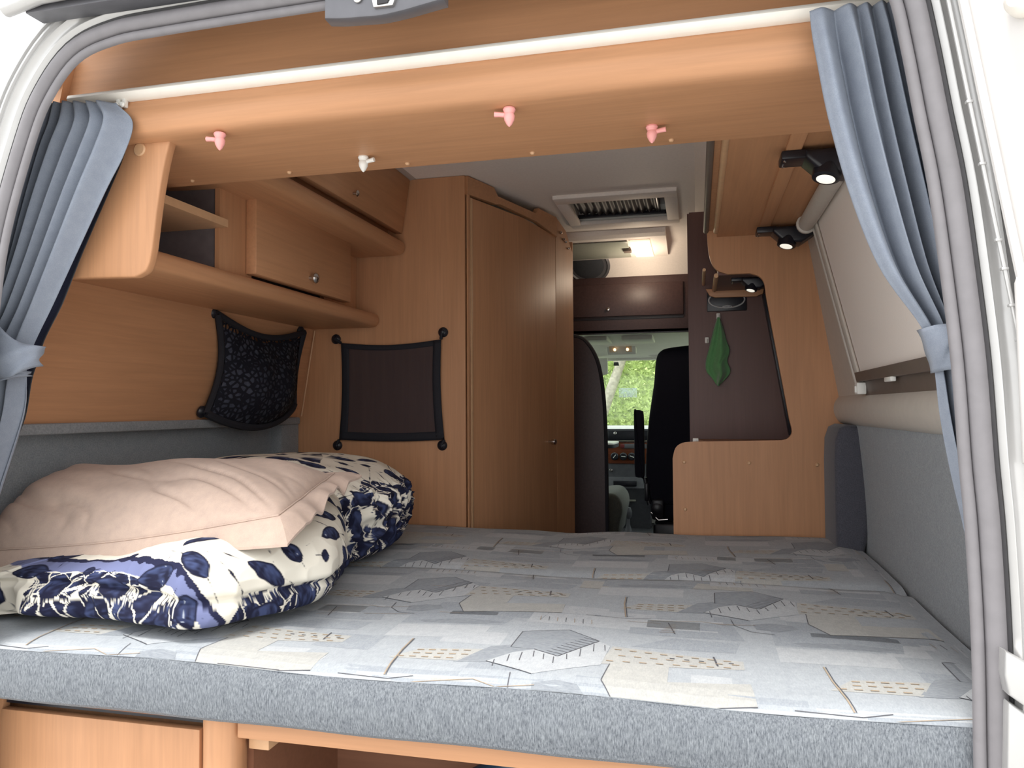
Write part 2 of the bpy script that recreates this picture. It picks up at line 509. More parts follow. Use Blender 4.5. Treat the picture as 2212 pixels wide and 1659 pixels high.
# hinge seam and the opened right rear door
def hinge(z):
    return Vector((.781 + (1.763 - z) * .16, -.046, z))
dd = Vector((.72, -.69, 0))
dn = Vector((-.69, -.72, -.11)).normalized()      # out of the door's inner face
def dpt(s, z, o=0.0):
    p = hinge(z) + dd * s + dn * o
    return (p.x, p.y, p.z)
d1 = bpy.data.objects.new('door_1', None)
COL.objects.link(d1)
d1.location = (.80, -.05, .5)
d1['kind'] = 'structure'
obj('leaf', MB().prism([dpt(0, .5), dpt(0, 2.20), dpt(.70, 2.20), dpt(.70, .5)], tuple(-dn * .035), 0.006, 3), WHITE_P, d1)
dp2 = MB().prism([(0.8042, -0.0474, 1.6277), (0.8059, -0.0504, 1.6361), (0.8766, -0.1190, 1.6415), (0.9158, -0.1201, 1.4027), (0.8163, -0.0235, 1.3948)], tuple(dn * .012), .005, 3)
obj('inner_panel', dp2, WHITE_P, d1)
obj('edge_rim', MB().tube([dpt(.010, z, .004) for z in (1.0, 1.3, 1.6, 1.9, 2.15)], .006, 10), WHITE_P, d1)
bf = Vector((0.8034, -0.0991, 1.9702))
obj('rubber_buffer', MB().lathe([(.0005, .030), (.010, .028), (.017, .02), (.019, .008), (.019, -.002)], bf, tuple(dn), 18), CREAMRAIL, d1)
hs = MB()
hs.tube([(hinge(z).x - .007, -.042, z) for z in (2.15, 1.9, 1.6, 1.3, 1.0)], .003, 10)
cpl = MB().prism([(-0.8197, -0.0160, 2.1921), (-0.7016, -0.0160, 2.1667), (-0.7924, -0.0160, 2.0670), (-0.8853, -0.0160, 1.9540), (-0.8880, -0.0160, 2.0904)], (0, .02, 0), .003)
struct('trim_11', cpl, SILVER)
rp = MB().prism([(-.84, .062, 2.237), (-.825, .062, 2.28), (-.70, .062, 2.385), (-.45, .062, 2.43), (.40, .062, 2.43), (.66, .062, 2.385), (.79, .062, 2.237)], (0, .14, 0), .01)
struct('wall_back_upper', rp, SILVER)
cn = MB().prism([(-1.20, -.026, .45), (-1.20, -.026, 1.40), (-1.04, -.026, 1.92), (-.92, -.026, 1.92), (-.965, -.026, 1.40), (-.985, -.026, .45)], (0, .010, 0), .003)
struct('wall_back_left', cn, SILVER)
cn = MB().prism([(1.04, -.026, .45), (1.04, -.026, 1.40), (.92, -.026, 2.05), (.80, -.026, 2.05), (.845, -.026, 1.40), (.855, -.026, .45)], (0, .010, 0), .003)
struct('wall_back_right', cn, SILVER)
struct('trim_13', MB().box((-1.0, -.06, .42), (.90, .05, .56), .02), RUBBER)
struct('trim_12', MB().tube([(-1.036, 1.524, 1.776), (-1.092, 1.524, 1.445)], .0028, 8), W_EDGE)
for px_z in (1.872, 1.788, 1.686, 1.648, 1.60, 1.555):
    x = hinge(px_z).x - .007
    hs.box((x - .005, -.046, px_z - .002), (x + .004, -.038, px_z + .002), .001)
struct('trim_9', hs, SILVER)
cr_ = MB().prism([(0.7758, -0.0600, 1.1588), (0.8098, -0.0600, 1.1393), (0.8084, -0.0600, 1.0825), (0.7781, -0.0600, 1.1041), (0.7745, -0.0600, 1.1286)], (0, .03, 0), .004, 3)
cr_.prism([(0.7793, -0.0560, 1.0940), (0.8097, -0.0560, 1.0725), (0.8074, -0.0560, 0.9808), (0.7744, -0.0560, 0.9771)], (0, .03, 0), .004, 3)
struct('trim_10', cr_, SILVER)

# ------------------------------------------------------------------ rear overhead box, rail and hooks
fa = thing('rear_overhead_locker', 'wide beech locker box across the rear opening behind the curtain rail', 'cabinet', (-0.05, .2, 2.0))
pf = [(.135, 2.335), (.122, 2.20), (.118, 2.095)] + [tuple(p)[:2] for p in smooth_path([(.104, 2.078, 0), (.094, 2.055, 0), (.092, 2.035, 0), (.098, 2.016, 0), (.112, 2.004, 0), (.135, 2.0, 0)], 4)] + [(.398, 2.0), (.402, 2.004), (.402, 2.335)]
obj('body', MB().prism([(-0.846, y, z) for y, z in pf], (1.618, 0, 0)), W_X, fa, angle=25)
for p in [(-0.4755, 0.3626, 1.9995), (-0.1991, 0.3724, 1.9995), (0.0761, 0.3740, 1.9995), (0.3582, 0.3691, 1.9995), (-0.7230, 0.3612, 1.9995)]:
    obj('screw_cap', MB().lathe([(.0, -.0045), (.003, -.004), (.005, -.002), (.0055, 0.001)], p, (0, 0, 1), 12), W_EDGE, fa)
rl = thing('curtain_rail', 'cream curtain rail running across the wooden rear locker', 'curtain rail', (-0.05, .1, 2.08))
obj('track', MB().prism([(-0.80, .084, 2.079), (-0.80, .080, 2.086), (-0.80, .083, 2.093), (-0.80, .092, 2.096), (-0.80, .118, 2.095), (-0.80, .118, 2.075), (-0.80, .090, 2.075), (-0.80, .087, 2.078)], (1.53, 0, 0), 0), CREAMRAIL, rl, angle=50)
for x in (-0.688, -0.675, 0.690):
    obj('glider', MB().box((x - .004, .088, 2.060), (x + .004, .098, 2.078), .002).lathe([(.005, 0), (.006, .003), (.004, .006)], (x, .088, 2.064), (0, -1, 0), 10), WHITEPL, rl)

def hook(p, mat, flip, label, nm='cup_hook', tilt=0):
    """small twist hook: round foot, pointed plug and a side arm"""
    x, y, z = p
    t = thing(nm, label, 'hook', p, 'small plastic hooks under the rear locker')
    obj('foot', MB().lathe([(.0105, .0), (.0115, -.003), (.010, -.006), (.008, -.010)], (x, y, z), (0, 0, 1), 16), mat, t)
    obj('plug', MB().lathe([(.008, -.009), (.010, -.014), (.009, -.021), (.005, -.029), (.001, -.033)], (x, y, z), (0, 0, 1), 16), mat, t)
    s = -1 if flip else 1
    obj('arm', MB().tube([(x + s * .006, y, z - .012), (x + s * .016, y - .003, z - .011), (x + s * .026, y - .004, z - .010)], [.0042, .0042, .0048], 10), mat, t)
h = [(-0.4802, 0.1155, 2.0000), (-0.2720, 0.3082, 2.0000), (0.0853, 0.1369, 2.0000), (0.3250, 0.2855, 2.0000)]
hook(h[0], PINK, True, 'pink plastic hook under the rear locker nearest the left curtain')
hook(h[1], WHITEPL, False, 'white plastic hook under the rear locker, the only white one')
hook(h[2], PINK, True, 'pink plastic hook under the rear locker just beyond the white hook')
hook(h[3], PINK, False, 'pink plastic hook under the rear locker nearest the right curtain and spotlights')

# ------------------------------------------------------------------ open shelf unit on the left wall
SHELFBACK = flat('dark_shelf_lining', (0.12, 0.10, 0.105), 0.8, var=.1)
sh = thing('shelf_unit', 'beech overhead shelf unit along the left wall with one cupboard door', 'shelf unit', (-0.95, .8, 1.78))
ep = smooth_path([(-0.6011, 0.1300, 2.0071), (-0.6144, 0.1300, 1.9603), (-0.6285, 0.1300, 1.8876), (-0.6413, 0.1300, 1.7917)], 3) + smooth_path([(-0.6473, 0.1300, 1.7635), (-0.6578, 0.1300, 1.7456), (-0.6813, 0.1300, 1.7357)], 4) + [Vector((-0.90, .13, 1.742)), Vector((-0.96, .13, 1.75)), Vector((-0.90, .13, 2.0))]
obj('end_panel', MB().prism([p[:] for p in ep], (0, .022, 0), .004, 3), W_Z, sh)
obj('screw_cap', MB().lathe([(.0, -.003), (.011, -.003), (.0135, -.001), (.0135, .003)], (-0.6705, 0.1290, 1.9898), (0, 1, 0), 22), W_EDGE, sh)
lip = [tuple(p)[:2] for p in smooth_path([(-.792, 1.832, 0), (-.778, 1.830, 0), (-.768, 1.818, 0), (-.767, 1.800, 0), (-.775, 1.786, 0), (-.795, 1.780, 0)], 4)]
obj('bottom_board', MB().prism([(x, .16, z) for x, z in [(-1.045, 1.805)] + lip + [(-1.045, 1.780)]], (0, 1.355, 0), 0), W_Y, sh, angle=30)
obj('middle_board', MB().box((-1.0, .15, 1.944), (-0.776, .578, 1.964)), W_EDGE, sh, smooth=False)
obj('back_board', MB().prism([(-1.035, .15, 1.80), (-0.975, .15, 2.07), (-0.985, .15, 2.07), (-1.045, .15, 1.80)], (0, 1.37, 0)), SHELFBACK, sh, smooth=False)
obj('top_board', MB().box((-0.985, .15, 2.062), (-0.78, 1.52, 2.074)), W_Y, sh, smooth=False)
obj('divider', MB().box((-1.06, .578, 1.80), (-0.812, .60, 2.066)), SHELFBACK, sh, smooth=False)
obj('stile', MB().box((-0.812, .574, 1.80), (-0.798, .72, 2.066)), W_Z, sh, smooth=False)
obj('far_panel', MB().box((-0.875, 1.26, 1.825), (-0.86, 1.522, 2.066)), W_Z, sh, smooth=False)
dz = MB().box((-0.797, .690, 1.842), (-0.764, 1.275, 2.060), .0035)
dd_ = obj('door', dz, W_Y, sh)
kn = MB().lathe([(.007, -.002), (.007, .011), (.0155, .016), (.0165, .022), (.012, .028), (.005, .031), (.0005, .0315)], (-0.764, .985, 1.880), (1, 0, -.1), 18)
obj('knob', kn, CHROME, dd_)

# upper cabinet above it
uc = thing('upper_cabinet', 'dark beech roof cabinet above the left shelf unit', 'cabinet', (-0.8, 1.0, 2.05))
lip2 = [tuple(p)[:2] for p in smooth_path([(-.700, 2.104, 0), (-.672, 2.102, 0), (-.660, 2.088, 0), (-.660, 2.068, 0), (-.672, 2.052, 0), (-.705, 2.048, 0)], 4)]
obj('bottom_rail', MB().prism([(x, .41, z) for x, z in [(-0.95, 2.076)] + lip2 + [(-0.84, 2.048), (-0.95, 2.052)]], (0, 1.10, 0)), W_Y, uc, angle=30)
obj('carcass', MB().prism([(-0.93, .41, 2.10), (-0.735, .41, 2.10), (-0.720, .41, 2.335), (-0.80, .41, 2.335)], (0, 1.115, 0)), W_Y, uc, smooth=False)
ud = obj('door', MB().prism([(-0.70, .43, 2.132), (-0.672, .43, 2.132), (-0.640, .43, 2.335), (-0.71, .43, 2.338)], (0, 1.09, 0), .003), W_Y, uc)
obj('knob', MB().lathe([(.004, -.002), (.004, .008), (.010, .011), (.011, .015), (.006, .019), (.0005, .020)], (-0.664, 1.085, 2.165), (1, 0, -.1), 16), CHROME, ud)

# ------------------------------------------------------------------ wardrobe
wd = thing('wardrobe', 'tall beech wardrobe at the foot of the bed with an angled door', 'wardrobe', (-0.6, 1.8, .6))
YB = 1.53
sp = [(-1.19, YB, .60), (-1.19, YB, 1.35), (-1.10, YB, 1.60), (-0.97, YB, 2.05), (-0.80, YB, 2.30), (-0.70, YB, 2.338), (-0.428, YB, 2.338), (-0.428, YB, .60)]
obj('side_panel', MB().prism(sp, (0, .018, 0)), W_Z, wd, smooth=False)
P0, P1 = Vector((-0.424, 1.535, 0)), Vector((-0.201, 2.163, 0))
dv = (P1 - P0); L = dv.length; dv.normalize(); nv = Vector((dv.y, -dv.x, 0))
def wp(s, z, o=0.0):
    p = P0 + dv * s + nv * o
    return (p.x, p.y, z)
fr = MB()
fr.prism([wp(0, .6), wp(.016, .6), wp(.016, 2.30), wp(0, 2.30)], tuple(nv * .006), .002)
obj('door_post', fr, W_Z, wd)
obj('edge_strip', MB().prism([wp(.022, .6, -.004), wp(.036, .6, -.004), wp(.036, 2.262, -.004), wp(.022, 2.262, -.004)], tuple(nv * .009), .003), W_EDGE, wd)
wdoor = obj('door', MB().prism([wp(.030, .6, -.010), wp(L - .006, .6, -.010), wp(L - .006, 2.235, -.010), wp(L * .60, 2.262, -.010), wp(.030, 2.262, -.010)], tuple(nv * .012), .002), W_Z, wd)
obj('knob', MB().lathe([(.007, -.001), (.007, .012), (.012, .016), (.0125, .030), (.011, .033), (.001, .034)], wp(L - .075, 1.325, .002), tuple(nv), 18), CHROME, wdoor)
tt = MB()
tt.prism([wp(0, 2.268, -.014), wp(L * .28, 2.272, -.014), wp(L * .32, 2.278, -.014), wp(L * .74, 2.266, -.014), wp(L, 2.232, -.014), wp(L, 2.318, -.014), wp(L * .76, 2.326, -.014), wp(L * .73, 2.300, -.014), wp(L * .30, 2.306, -.014), wp(L * .26, 2.334, -.014), wp(0, 2.336, -.014)], tuple(nv * .022), 0)
obj('top_trim', tt, W_X, wd, smooth=False)
P2 = Vector((-0.158, 2.36, 0))
sd = MB().prism([(P1.x, P1.y, .6), (P2.x, P2.y, .6), (P2.x, P2.y, 2.20), (P1.x * .4 + P2.x * .6, P1.y * .4 + P2.y * .6, 2.285), (P1.x, P1.y, 2.325)], (-.018, .006, 0), 0)
obj('corner_panel', sd, W_Z, wd, smooth=False)
obj('rear_panel', MB().box((-0.9, 2.36, .6), (-0.158, 2.375, 2.25)), W_Z, wd, smooth=False)
for s, z, r in ((.25, 2.262, .007), (.42, 2.238, .006), (.55, 2.232, .005), (.72, 2.208, .005)):
    q = P1 + (P2 - P1) * s
    lt = MB().lathe([(r, 0), (r, .006), (r * .5, .010), (.0003, .011)], (q.x + .001, q.y - .001, z), (1, -.3, 0), 10)
    obj('hanger_stud', lt, CHROME, wd)

# ------------------------------------------------------------------ right partition with the cut-out
pp = thing('partition_panel', 'beech partition panel right of the aisle with a tall cut-out', 'panel', (.6, 1.53, .6))
cut = smooth_path([(0.4422, 1.5300, 2.0748), (0.4459, 1.5300, 2.0105), (0.4561, 1.5300, 1.9651), (0.4756, 1.5300, 1.9386), (0.5090, 1.5300, 1.9243)], 4) + \
      smooth_path([(0.5815, 1.5300, 1.9239), (0.6113, 1.5300, 1.9115), (0.6273, 1.5300, 1.8872), (0.6325, 1.5300, 1.8430)], 4) + \
      smooth_path([(0.6994, 1.5300, 1.4296), (0.7074, 1.5300, 1.3880), (0.6954, 1.5300, 1.3664), (0.6734, 1.5300, 1.3586)], 4) + \
      smooth_path([(0.3907, 1.5300, 1.3527), (0.3504, 1.5300, 1.3478), (0.3268, 1.5300, 1.3302), (0.3170, 1.5300, 1.2951)], 4)
outer = [(0.318, 1.53, .60), (0.93, 1.53, .60), (0.92, 1.53, 1.40), (0.83, 1.53, 2.04), (0.76, 1.53, 2.10), (0.46, 1.53, 2.36), (0.455, 1.53, 2.10)]
obj('board', MB().prism([p[:] for p in cut] + outer, (0, .018, 0), 0), W_Z, pp, angle=25)
for p in [(0.3558, 1.5290, 1.2828), (0.5686, 1.5290, 1.2820), (0.7834, 1.5290, 1.2783), (0.3568, 1.5290, 1.1215)]:
    obj('screw_cap', MB().lathe([(.0, -.004), (.004, -.004), (.006, -.002), (.0065, .001)], p, (0, 1, 0), 14), W_EDGE, pp)

# ------------------------------------------------------------------ right roof cabinet with lamp strip
rc = thing('overhead_cabinet', 'beech roof cabinet over the right wall carrying the spotlights', 'cabinet', (.6, 1.0, 2.05))
obj('carcass', MB().box((0.475, .41, 2.052), (0.772, 1.525, 2.20)), W_Y, rc, smooth=False)
lp_ = [tuple(p)[:2] for p in smooth_path([(.50, 2.050, 0), (.476, 2.051, 0), (.464, 2.060, 0), (.461, 2.075, 0), (.466, 2.088, 0), (.480, 2.092, 0)], 4)]
obj('light_lip', MB().tube([(.470, .41, 2.056), (.470, 1.455, 2.056)], .0085, 12), W_EDGE, rc)
obj('front_board', MB().box((0.444, .41, 2.062), (0.462, 1.47, 2.30)), W_Z, rc, smooth=False)
obj('dark_lip', MB().tube([(0.438, .41, 2.062), (0.438, 1.47, 2.062)], .009, 12), BROWNBAR, rc)
obj('lamp_strip', MB().box((0.602, .42, 2.043), (0.636, 1.43, 2.053), .003), W_Y, rc)

def spotlight(y, s, label, nm='spotlight', x=.622, z=2.043):
    t = thing(nm, label, 'spotlight', (x, y, z), 'black reading spotlights on the right')
    obj('mount', MB().box((x - .030 * s, y - .034 * s, z - .020 * s), (x + .035 * s, y + .034 * s, z), .004), BLACK, t)
    hd = MB().prism([(x + .02 * s, y - .040 * s, z - .002), (x + .155 * s, y - .040 * s, z - .002), (x + .155 * s, y - .040 * s, z - .030 * s), (x + .110 * s, y - .040 * s, z - .060 * s), (x + .055 * s, y - .040 * s, z - .054 * s), (x + .02 * s, y - .040 * s, z - .02 * s)], (0, .085 * s, 0), .010 * s, 3)
    ax = Vector((-.22, -.20, -.95)).normalized()
    cc = Vector((x + .070 * s, y - .012 * s, z - .040 * s))
    hd.lathe([(.026 * s, -.02 * s), (.031 * s, .012 * s), (.030 * s, .026 * s), (.024 * s, .029 * s)], cc, tuple(ax), 24)
    h_ = obj('head', hd, BLACK, t)
    obj('lens', MB().lathe([(.0215 * s, .0285 * s), (.018 * s, .030 * s), (.010 * s, .031 * s), (.0005, .0315 * s)], cc, tuple(ax), 24), SPOT_GLINT, h_)
    for q in (-.02, .02):
        obj('screw', MB().lathe([(.003, 0), (.003, .002), (.001, .003)], (x - .022 * s, y + q * s, z - .0205 * s), (0, 0, -1), 8), CHROME, t)
    return t
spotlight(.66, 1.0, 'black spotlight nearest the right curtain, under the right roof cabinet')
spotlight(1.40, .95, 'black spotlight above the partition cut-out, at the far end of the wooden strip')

# ------------------------------------------------------------------ window blind
bl = thing('roller_blind', 'cream roller blind pulled down over the right side window', 'blind', (.83, .8, 1.55))
def bp_(y, z, o=0.0):
    x = 0.838 - (z - 1.546) * 0.165 - o
    return (x, y, z)
obj('cassette', MB().tube([bp_(.04, 2.03, .024), bp_(1.30, 2.03, .024)], .024, 16), PLASTIC_W, bl)
obj('cassette_cap', MB().lathe([(.024, 0), (.030, .004), (.030, .014), (.022, .02), (.001, .021)], bp_(1.30, 2.03, .024), (0, 1, 0), 18), PLASTIC_W, bl)
def yl(z, d=0.0):
    return 1.115 + (z - 1.53) * .36 + d
sheet = MB().prism([bp_(.04, 2.03), bp_(.04, 1.545), bp_(yl(1.545, -.03), 1.545), bp_(yl(2.03, -.03), 2.03)], (.003, 0, 0))
obj('fabric', sheet, BLINDM, bl, smooth=False)
gd = MB()
gd.prism([bp_(yl(1.515, -.03), 1.515, .008), bp_(yl(1.515, .008), 1.515, .008), bp_(yl(2.03, .008), 2.03, .008), bp_(yl(2.03, -.03), 2.03, .008)], (.02, 0, 0), .004)
gd.tube([bp_(yl(1.54, -.045), 1.54, .006), bp_(yl(2.03, -.04), 2.03, .006)], .004, 8)
gd.tube([bp_(yl(1.515, .015), 1.515, .006), bp_(yl(2.03, .015), 2.03, .006)], .005, 8)
obj('guide_rail', gd, PLASTIC_W, bl)
obj('bottom_bar', MB().prism([bp_(.04, 1.535, .012), bp_(.04, 1.565, .012), bp_(1.105, 1.563, .012), bp_(1.10, 1.537, .012)], (.010, 0, 0), .002), BROWNBAR, bl)
obj('catch', MB().box((.822, .70, 1.526), (.834, .76, 1.537), .002), WHITEPL, bl)
obj('guide_foot', MB().box((.822, 1.065, 1.503), (.846, 1.10, 1.535), .003).box((.818, 1.072, 1.507), (.828, 1.085, 1.526), .002), WHITEPL, bl)
br = MB().box((0.735, 1.17, 2.028), (0.765, 1.36, 2.050), .004)
br.box((0.742, 1.30, 2.020), (0.760, 1.33, 2.030), .002)
single('blind_bracket', br, BROWNBAR, 'small dark bracket under the roof cabinet beside the blind roller', 'bracket')

# grey corner bolster between bed and right wall
cz = MB()
cz.prism([(x, 1.29, z) for x, z in [(0.800, 1.00), (0.800, 1.30), (0.803, 1.37), (0.815, 1.405), (0.835, 1.415), (0.875, 1.412), (0.884, 1.38), (0.895, 1.20), (0.893, 1.10), (0.872, 1.00)]], (0, .225, 0), .018, 4)
BOLST = fabric('dark_slate_felt', (0.105, 0.105, 0.125), (0.06, 0.06, 0.075), 300, 300, bump=0.3, stretch=(1, 1, 1))
single('corner_bolster', cz, BOLST, 'grey upholstered bolster standing in the far right corner of the bed', 'cushion', angle=60)

# ------------------------------------------------------------------ bed cushions with printed tops
ZB = 1.046
XL, XR = -1.145, 0.872
def bed_h(x, y):
    """gently uneven top of the cushions"""
    return 0.004 * math.sin(x * 5.1 + 0.6) * math.sin(y * 4.3) + 0.003 * math.sin(x * 9.3 + y * 5.0)
def top_z(x, y, y0, y1):
    e = 0.055
    d = 0.0
    for q in (y - y0, y1 - y, x - XL, XR - .012 - x):
        if q < e:
            t = 1 - max(q, 0) / e
            d -= 0.010 * t * t
    if y1 > 1.2:
        d -= 0.014 * math.exp(-((x + 0.02) / 0.11) ** 2) * max(0, (y - 1.2) / .33) 
    return ZB + bed_h(x, y) + d

T_BASE = fabric('printed_top_light_blue', (0.45, 0.48, 0.505), (0.365, 0.395, 0.425), 380, 380, bump=0.3, stretch=(1, .3, 1), sheen=0.05)
T_MID = fabric('printed_top_mid_blue', (0.39, 0.42, 0.45), (0.305, 0.335, 0.37), 380, 380, bump=0.3, stretch=(1, .3, 1), sheen=0.05)
T_GREY = fabric('printed_top_slate', (0.35, 0.375, 0.40), (0.235, 0.26, 0.29), 380, 380, bump=0.3, stretch=(.3, 1, 1), sheen=0.05)
T_CREAM = fabric('printed_top_cream', (0.50, 0.50, 0.475), (0.415, 0.418, 0.40), 380, 380, bump=0.3, stretch=(1, .3, 1), sheen=0.05)
T_WHITE = fabric('printed_top_pale', (0.525, 0.55, 0.565), (0.44, 0.465, 0.49), 380, 380, bump=0.3, stretch=(1, .3, 1), sheen=0.05)
T_LINE = flat('printed_dark_line', (0.10, 0.10, 0.115), 0.9)
T_TAN = flat('printed_tan_line', (0.38, 0.30, 0.22), 0.9)
TOPM = [T_BASE, T_MID, T_GREY, T_CREAM, T_WHITE, T_LINE, T_TAN]
LAYER = [0.0]
def clip_poly(P, ax, lim, keep_less):
    out = []
    n = len(P)
    for i in range(n):
        a, b = P[i], P[(i + 1) % n]
        ia = (a[ax] <= lim) == keep_less
        ib = (b[ax] <= lim) == keep_less
        if ia:
            out.append(a)
        if ia != ib:
            t = (lim - a[ax]) / (b[ax] - a[ax])
            out.append((a[0] + (b[0] - a[0]) * t, a[1] + (b[1] - a[1]) * t))
    return out
def decal(m, P, mi, y0, y1, lift=0.0004):
    """a printed patch lying in the cushion's top skin, cut into small cells so that it follows the cloth"""
    for ax, lim, k in ((0, XL + .02, False), (0, XR - .02, True), (1, y0 + .0006, False), (1, y1 - .0006, True)):
        P = clip_poly(P, ax, lim, k)
        if len(P) < 3:
            return
    st = 0.05
    xs = [p[0] for p in P]; ys = [p[1] for p in P]
    for i in range(math.floor(min(xs) / st), math.floor(max(xs) / st) + 1):
        Q = clip_poly(clip_poly(P, 0, i * st, False) if i * st > min(xs) else P, 0, (i + 1) * st, True)
        if len(Q) < 3:
            continue
        yq = [p[1] for p in Q]
        for j in range(math.floor(min(yq) / .025), math.floor(max(yq) / .025) + 1):
            Rr = clip_poly(clip_poly(Q, 1, j * .025, False) if j * .025 > min(yq) else Q, 1, (j + 1) * .025, True)
            if len(Rr) >= 3:
                m.add([(x, y, top_z(x, y, y0, y1) + lift) for x, y in Rr], [tuple(range(len(Rr)))], mi)
def line(m, P, w, mi, y0, y1, lift=0.0012):
    for a, b in zip(P[:-1], P[1:]):
        dx, dy = b[0] - a[0], b[1] - a[1]
        L_ = math.hypot(dx, dy) or 1
        nx, ny = -dy / L_ * w / 2, dx / L_ * w / 2
        decal(m, [(a[0] + nx, a[1] + ny), (b[0] + nx, b[1] + ny), (b[0] - nx, b[1] - ny), (a[0] - nx, a[1] - ny)], mi, y0, y1, lift)
def dots(m, P, n, mi, y0, y1):
    """rows of little printed dashes inside a four-cornered strip"""
    a, b, c_, d = P
    for r in range(3):
        v = (r + .5) / 3
        for i in range(n):
            u = (i + .5 + (.5 if r % 2 else 0)) / (n + .5)
            x = (a[0] * (1 - u) + b[0] * u) * (1 - v) + (d[0] * (1 - u) + c_[0] * u) * v
            y = (a[1] * (1 - u) + b[1] * u) * (1 - v) + (d[1] * (1 - u) + c_[1] * u) * v
            decal(m, [(x - .006, y - .002), (x + .006, y - .002), (x + .006, y + .002), (x - .006, y + .002)], mi, y0, y1, 0.0012)
def motif(m, cx, cy, y0, y1, rg):
    S = lambda pts: [(cx + a, cy + b) for a, b in pts]
    D = lambda pts, mi, lift=0.0004: decal(m, S(pts), mi, y0, y1, lift)
    Ln = lambda pts, w, mi: line(m, S(pts), w * .75, mi, y0, y1)
    # background patches
    for k in range(9):
        px = -.33 + .66 * rg.random(); py = -.25 + .44 * rg.random(); pw = .06 + .14 * rg.random(); ph = .035 + .05 * rg.random(); sk = .02 * (rg.random() - .5)
        D([(px, py), (px + pw, py + sk), (px + pw, py + ph), (px, py + ph - sk)], (1, 4, 1, 3, 0, 4)[k % 6], .00005 + .00001 * k)
        if k % 3 == 0:
            Ln([(px, py), (px + pw * .7, py + sk * .7)], .0018, 5 if k % 2 else 6)
    D([(-.33, .085), (-.12, .085), (-.10, .19), (-.33, .19)], 1, .0002)
    D([(-.08, .12), (.12, .12), (.12, .20), (-.08, .20)], 4, .0002)
    D([(.12, .10), (.33, .10), (.31, .20), (.12, .20)], 1, .0002)
    D([(.06, -.25), (.30, -.25), (.31, -.15), (.06, -.15)], 1, .0002)
    D([(-.30, -.25), (-.06, -.25), (-.06, -.18), (-.30, -.18)], 4, .0002)
    D([(-.33, .0), (-.14, .0), (-.14, .075), (-.33, .075)], 4, .0002)
    D([(.13, .02), (.31, .03), (.32, .085), (.20, .09)], 1, .0002)
    # grey roof shape, pale striped wing, grey tail
    D([(-.152, -.126), (-.108, -.043), (-.070, -.028), (-.030, -.046), (-.063, -.07), (-.097, -.122)], 2)
    D([(-.097, -.118), (-.063, -.068), (-.030, -.046), (.016, -.072), (.074, .030), (.096, .008), (.091, -.093), (-.011, -.160)], 4, .0006)
    D([(-.073, -.042), (-.072, .050), (.011, .082), (.074, .030), (.016, -.072), (-.030, -.046)], 2, .0008)
    Ln([(-.073, -.042), (-.072, .050), (.011, .082), (.074, .030), (.016, -.072), (-.030, -.046)], .0022, 5)
    for i in range(9):
        t = i / 9
        x, y = .074 + (.016 - .074) * t, .030 + (-.072 - .030) * t
        Ln([(x, y), (x - .030, y + .012)], .0018, 5)
    top = [(-.097, -.118), (-.063, -.068), (-.030, -.046), (.016, -.072), (.045, -.02), (.074, .030), (.096, .008)]
    for i in range(10):
        u = -.085 + .019 * i
        for a, b in zip(top[:-1], top[1:]):
            if a[0] <= u < b[0]:
                yt = a[1] + (b[1] - a[1]) * (u - a[0]) / (b[0] - a[0])
                Ln([(u, yt - .008), (u + .004, yt - .032 - .02 * rg.random())], .002, 5)
    for i in range(7):
        u = i / 7
        x, y = -.097 + .086 * u, -.118 - .042 * u
        Ln([(x, y), (x + .012, y - .006)], .0024, 5)
    # cream strips with dashes
    s1 = [(.100, .010), (.32, -.012), (.32, -.052), (.088, -.088)]
    D(s1, 3); dots(m, S(s1), 8, 6, y0, y1)
    s2 = [(-.270, -.118), (-.145, -.122), (-.118, -.060), (-.232, -.068)]
    D(s2, 3); dots(m, S(s2), 5, 6, y0, y1)
    # cream tile with rounded shoulder, slate bean, lines
    D([(.105, -.085), (.20, -.065), (.20, -.14), (.325, -.115), (.33, -.19), (.13, -.225), (.10, -.16)], 3, .0005)
    Ln([(.33, -.19), (.13, -.225), (.10, -.16), (.105, -.085)], .002, 5)
    D([(-.005, -.185), (.03, -.172), (.065, -.178), (.078, -.20), (.04, -.225), (.0, -.215)], 2, .0005)
    Ln([(-.045, -.16), (-.04, -.20), (-.01, -.235), (.03, -.245)], .002, 5)
    D([(-.30, .105), (-.20, .12), (-.12, .105), (-.16, .088), (-.28, .09)], 2, .0004)
    Ln([(-.265, -.015), (-.262, -.08), (-.250, -.186)], .0032, 6)
    Ln([(-.262, -.015), (-.259, -.08), (-.247, -.186)], .0018, 5)
    for i in range(7):
        Ln([(-.06 + .017 * i, .165), (-.056 + .017 * i, .135)], .0016, 5 if i % 2 else 6)
    Ln([(.19, .185), (.205, .115)], .003, 5)
    for i in range(6):
        y = .12 + .011 * i
        Ln([(.175 + .004 * i, y), (.205, y + .004)], .0018, 6)
    for i in range(5):
        x = .20 + .024 * i
        Ln([(x, .003 - .03), (x + .008, .003 - .03)], .004, 5) if i != 3 else Ln([(x, .0), (x + .006, -.045)], .004, 5)
    Ln([(-.20, -.20), (-.10, -.185), (-.06, -.20), (.0, -.19)], .0018, 6)
    Ln([(-.33, -.19), (-.24, -.195), (-.20, -.185)], .0018, 5)

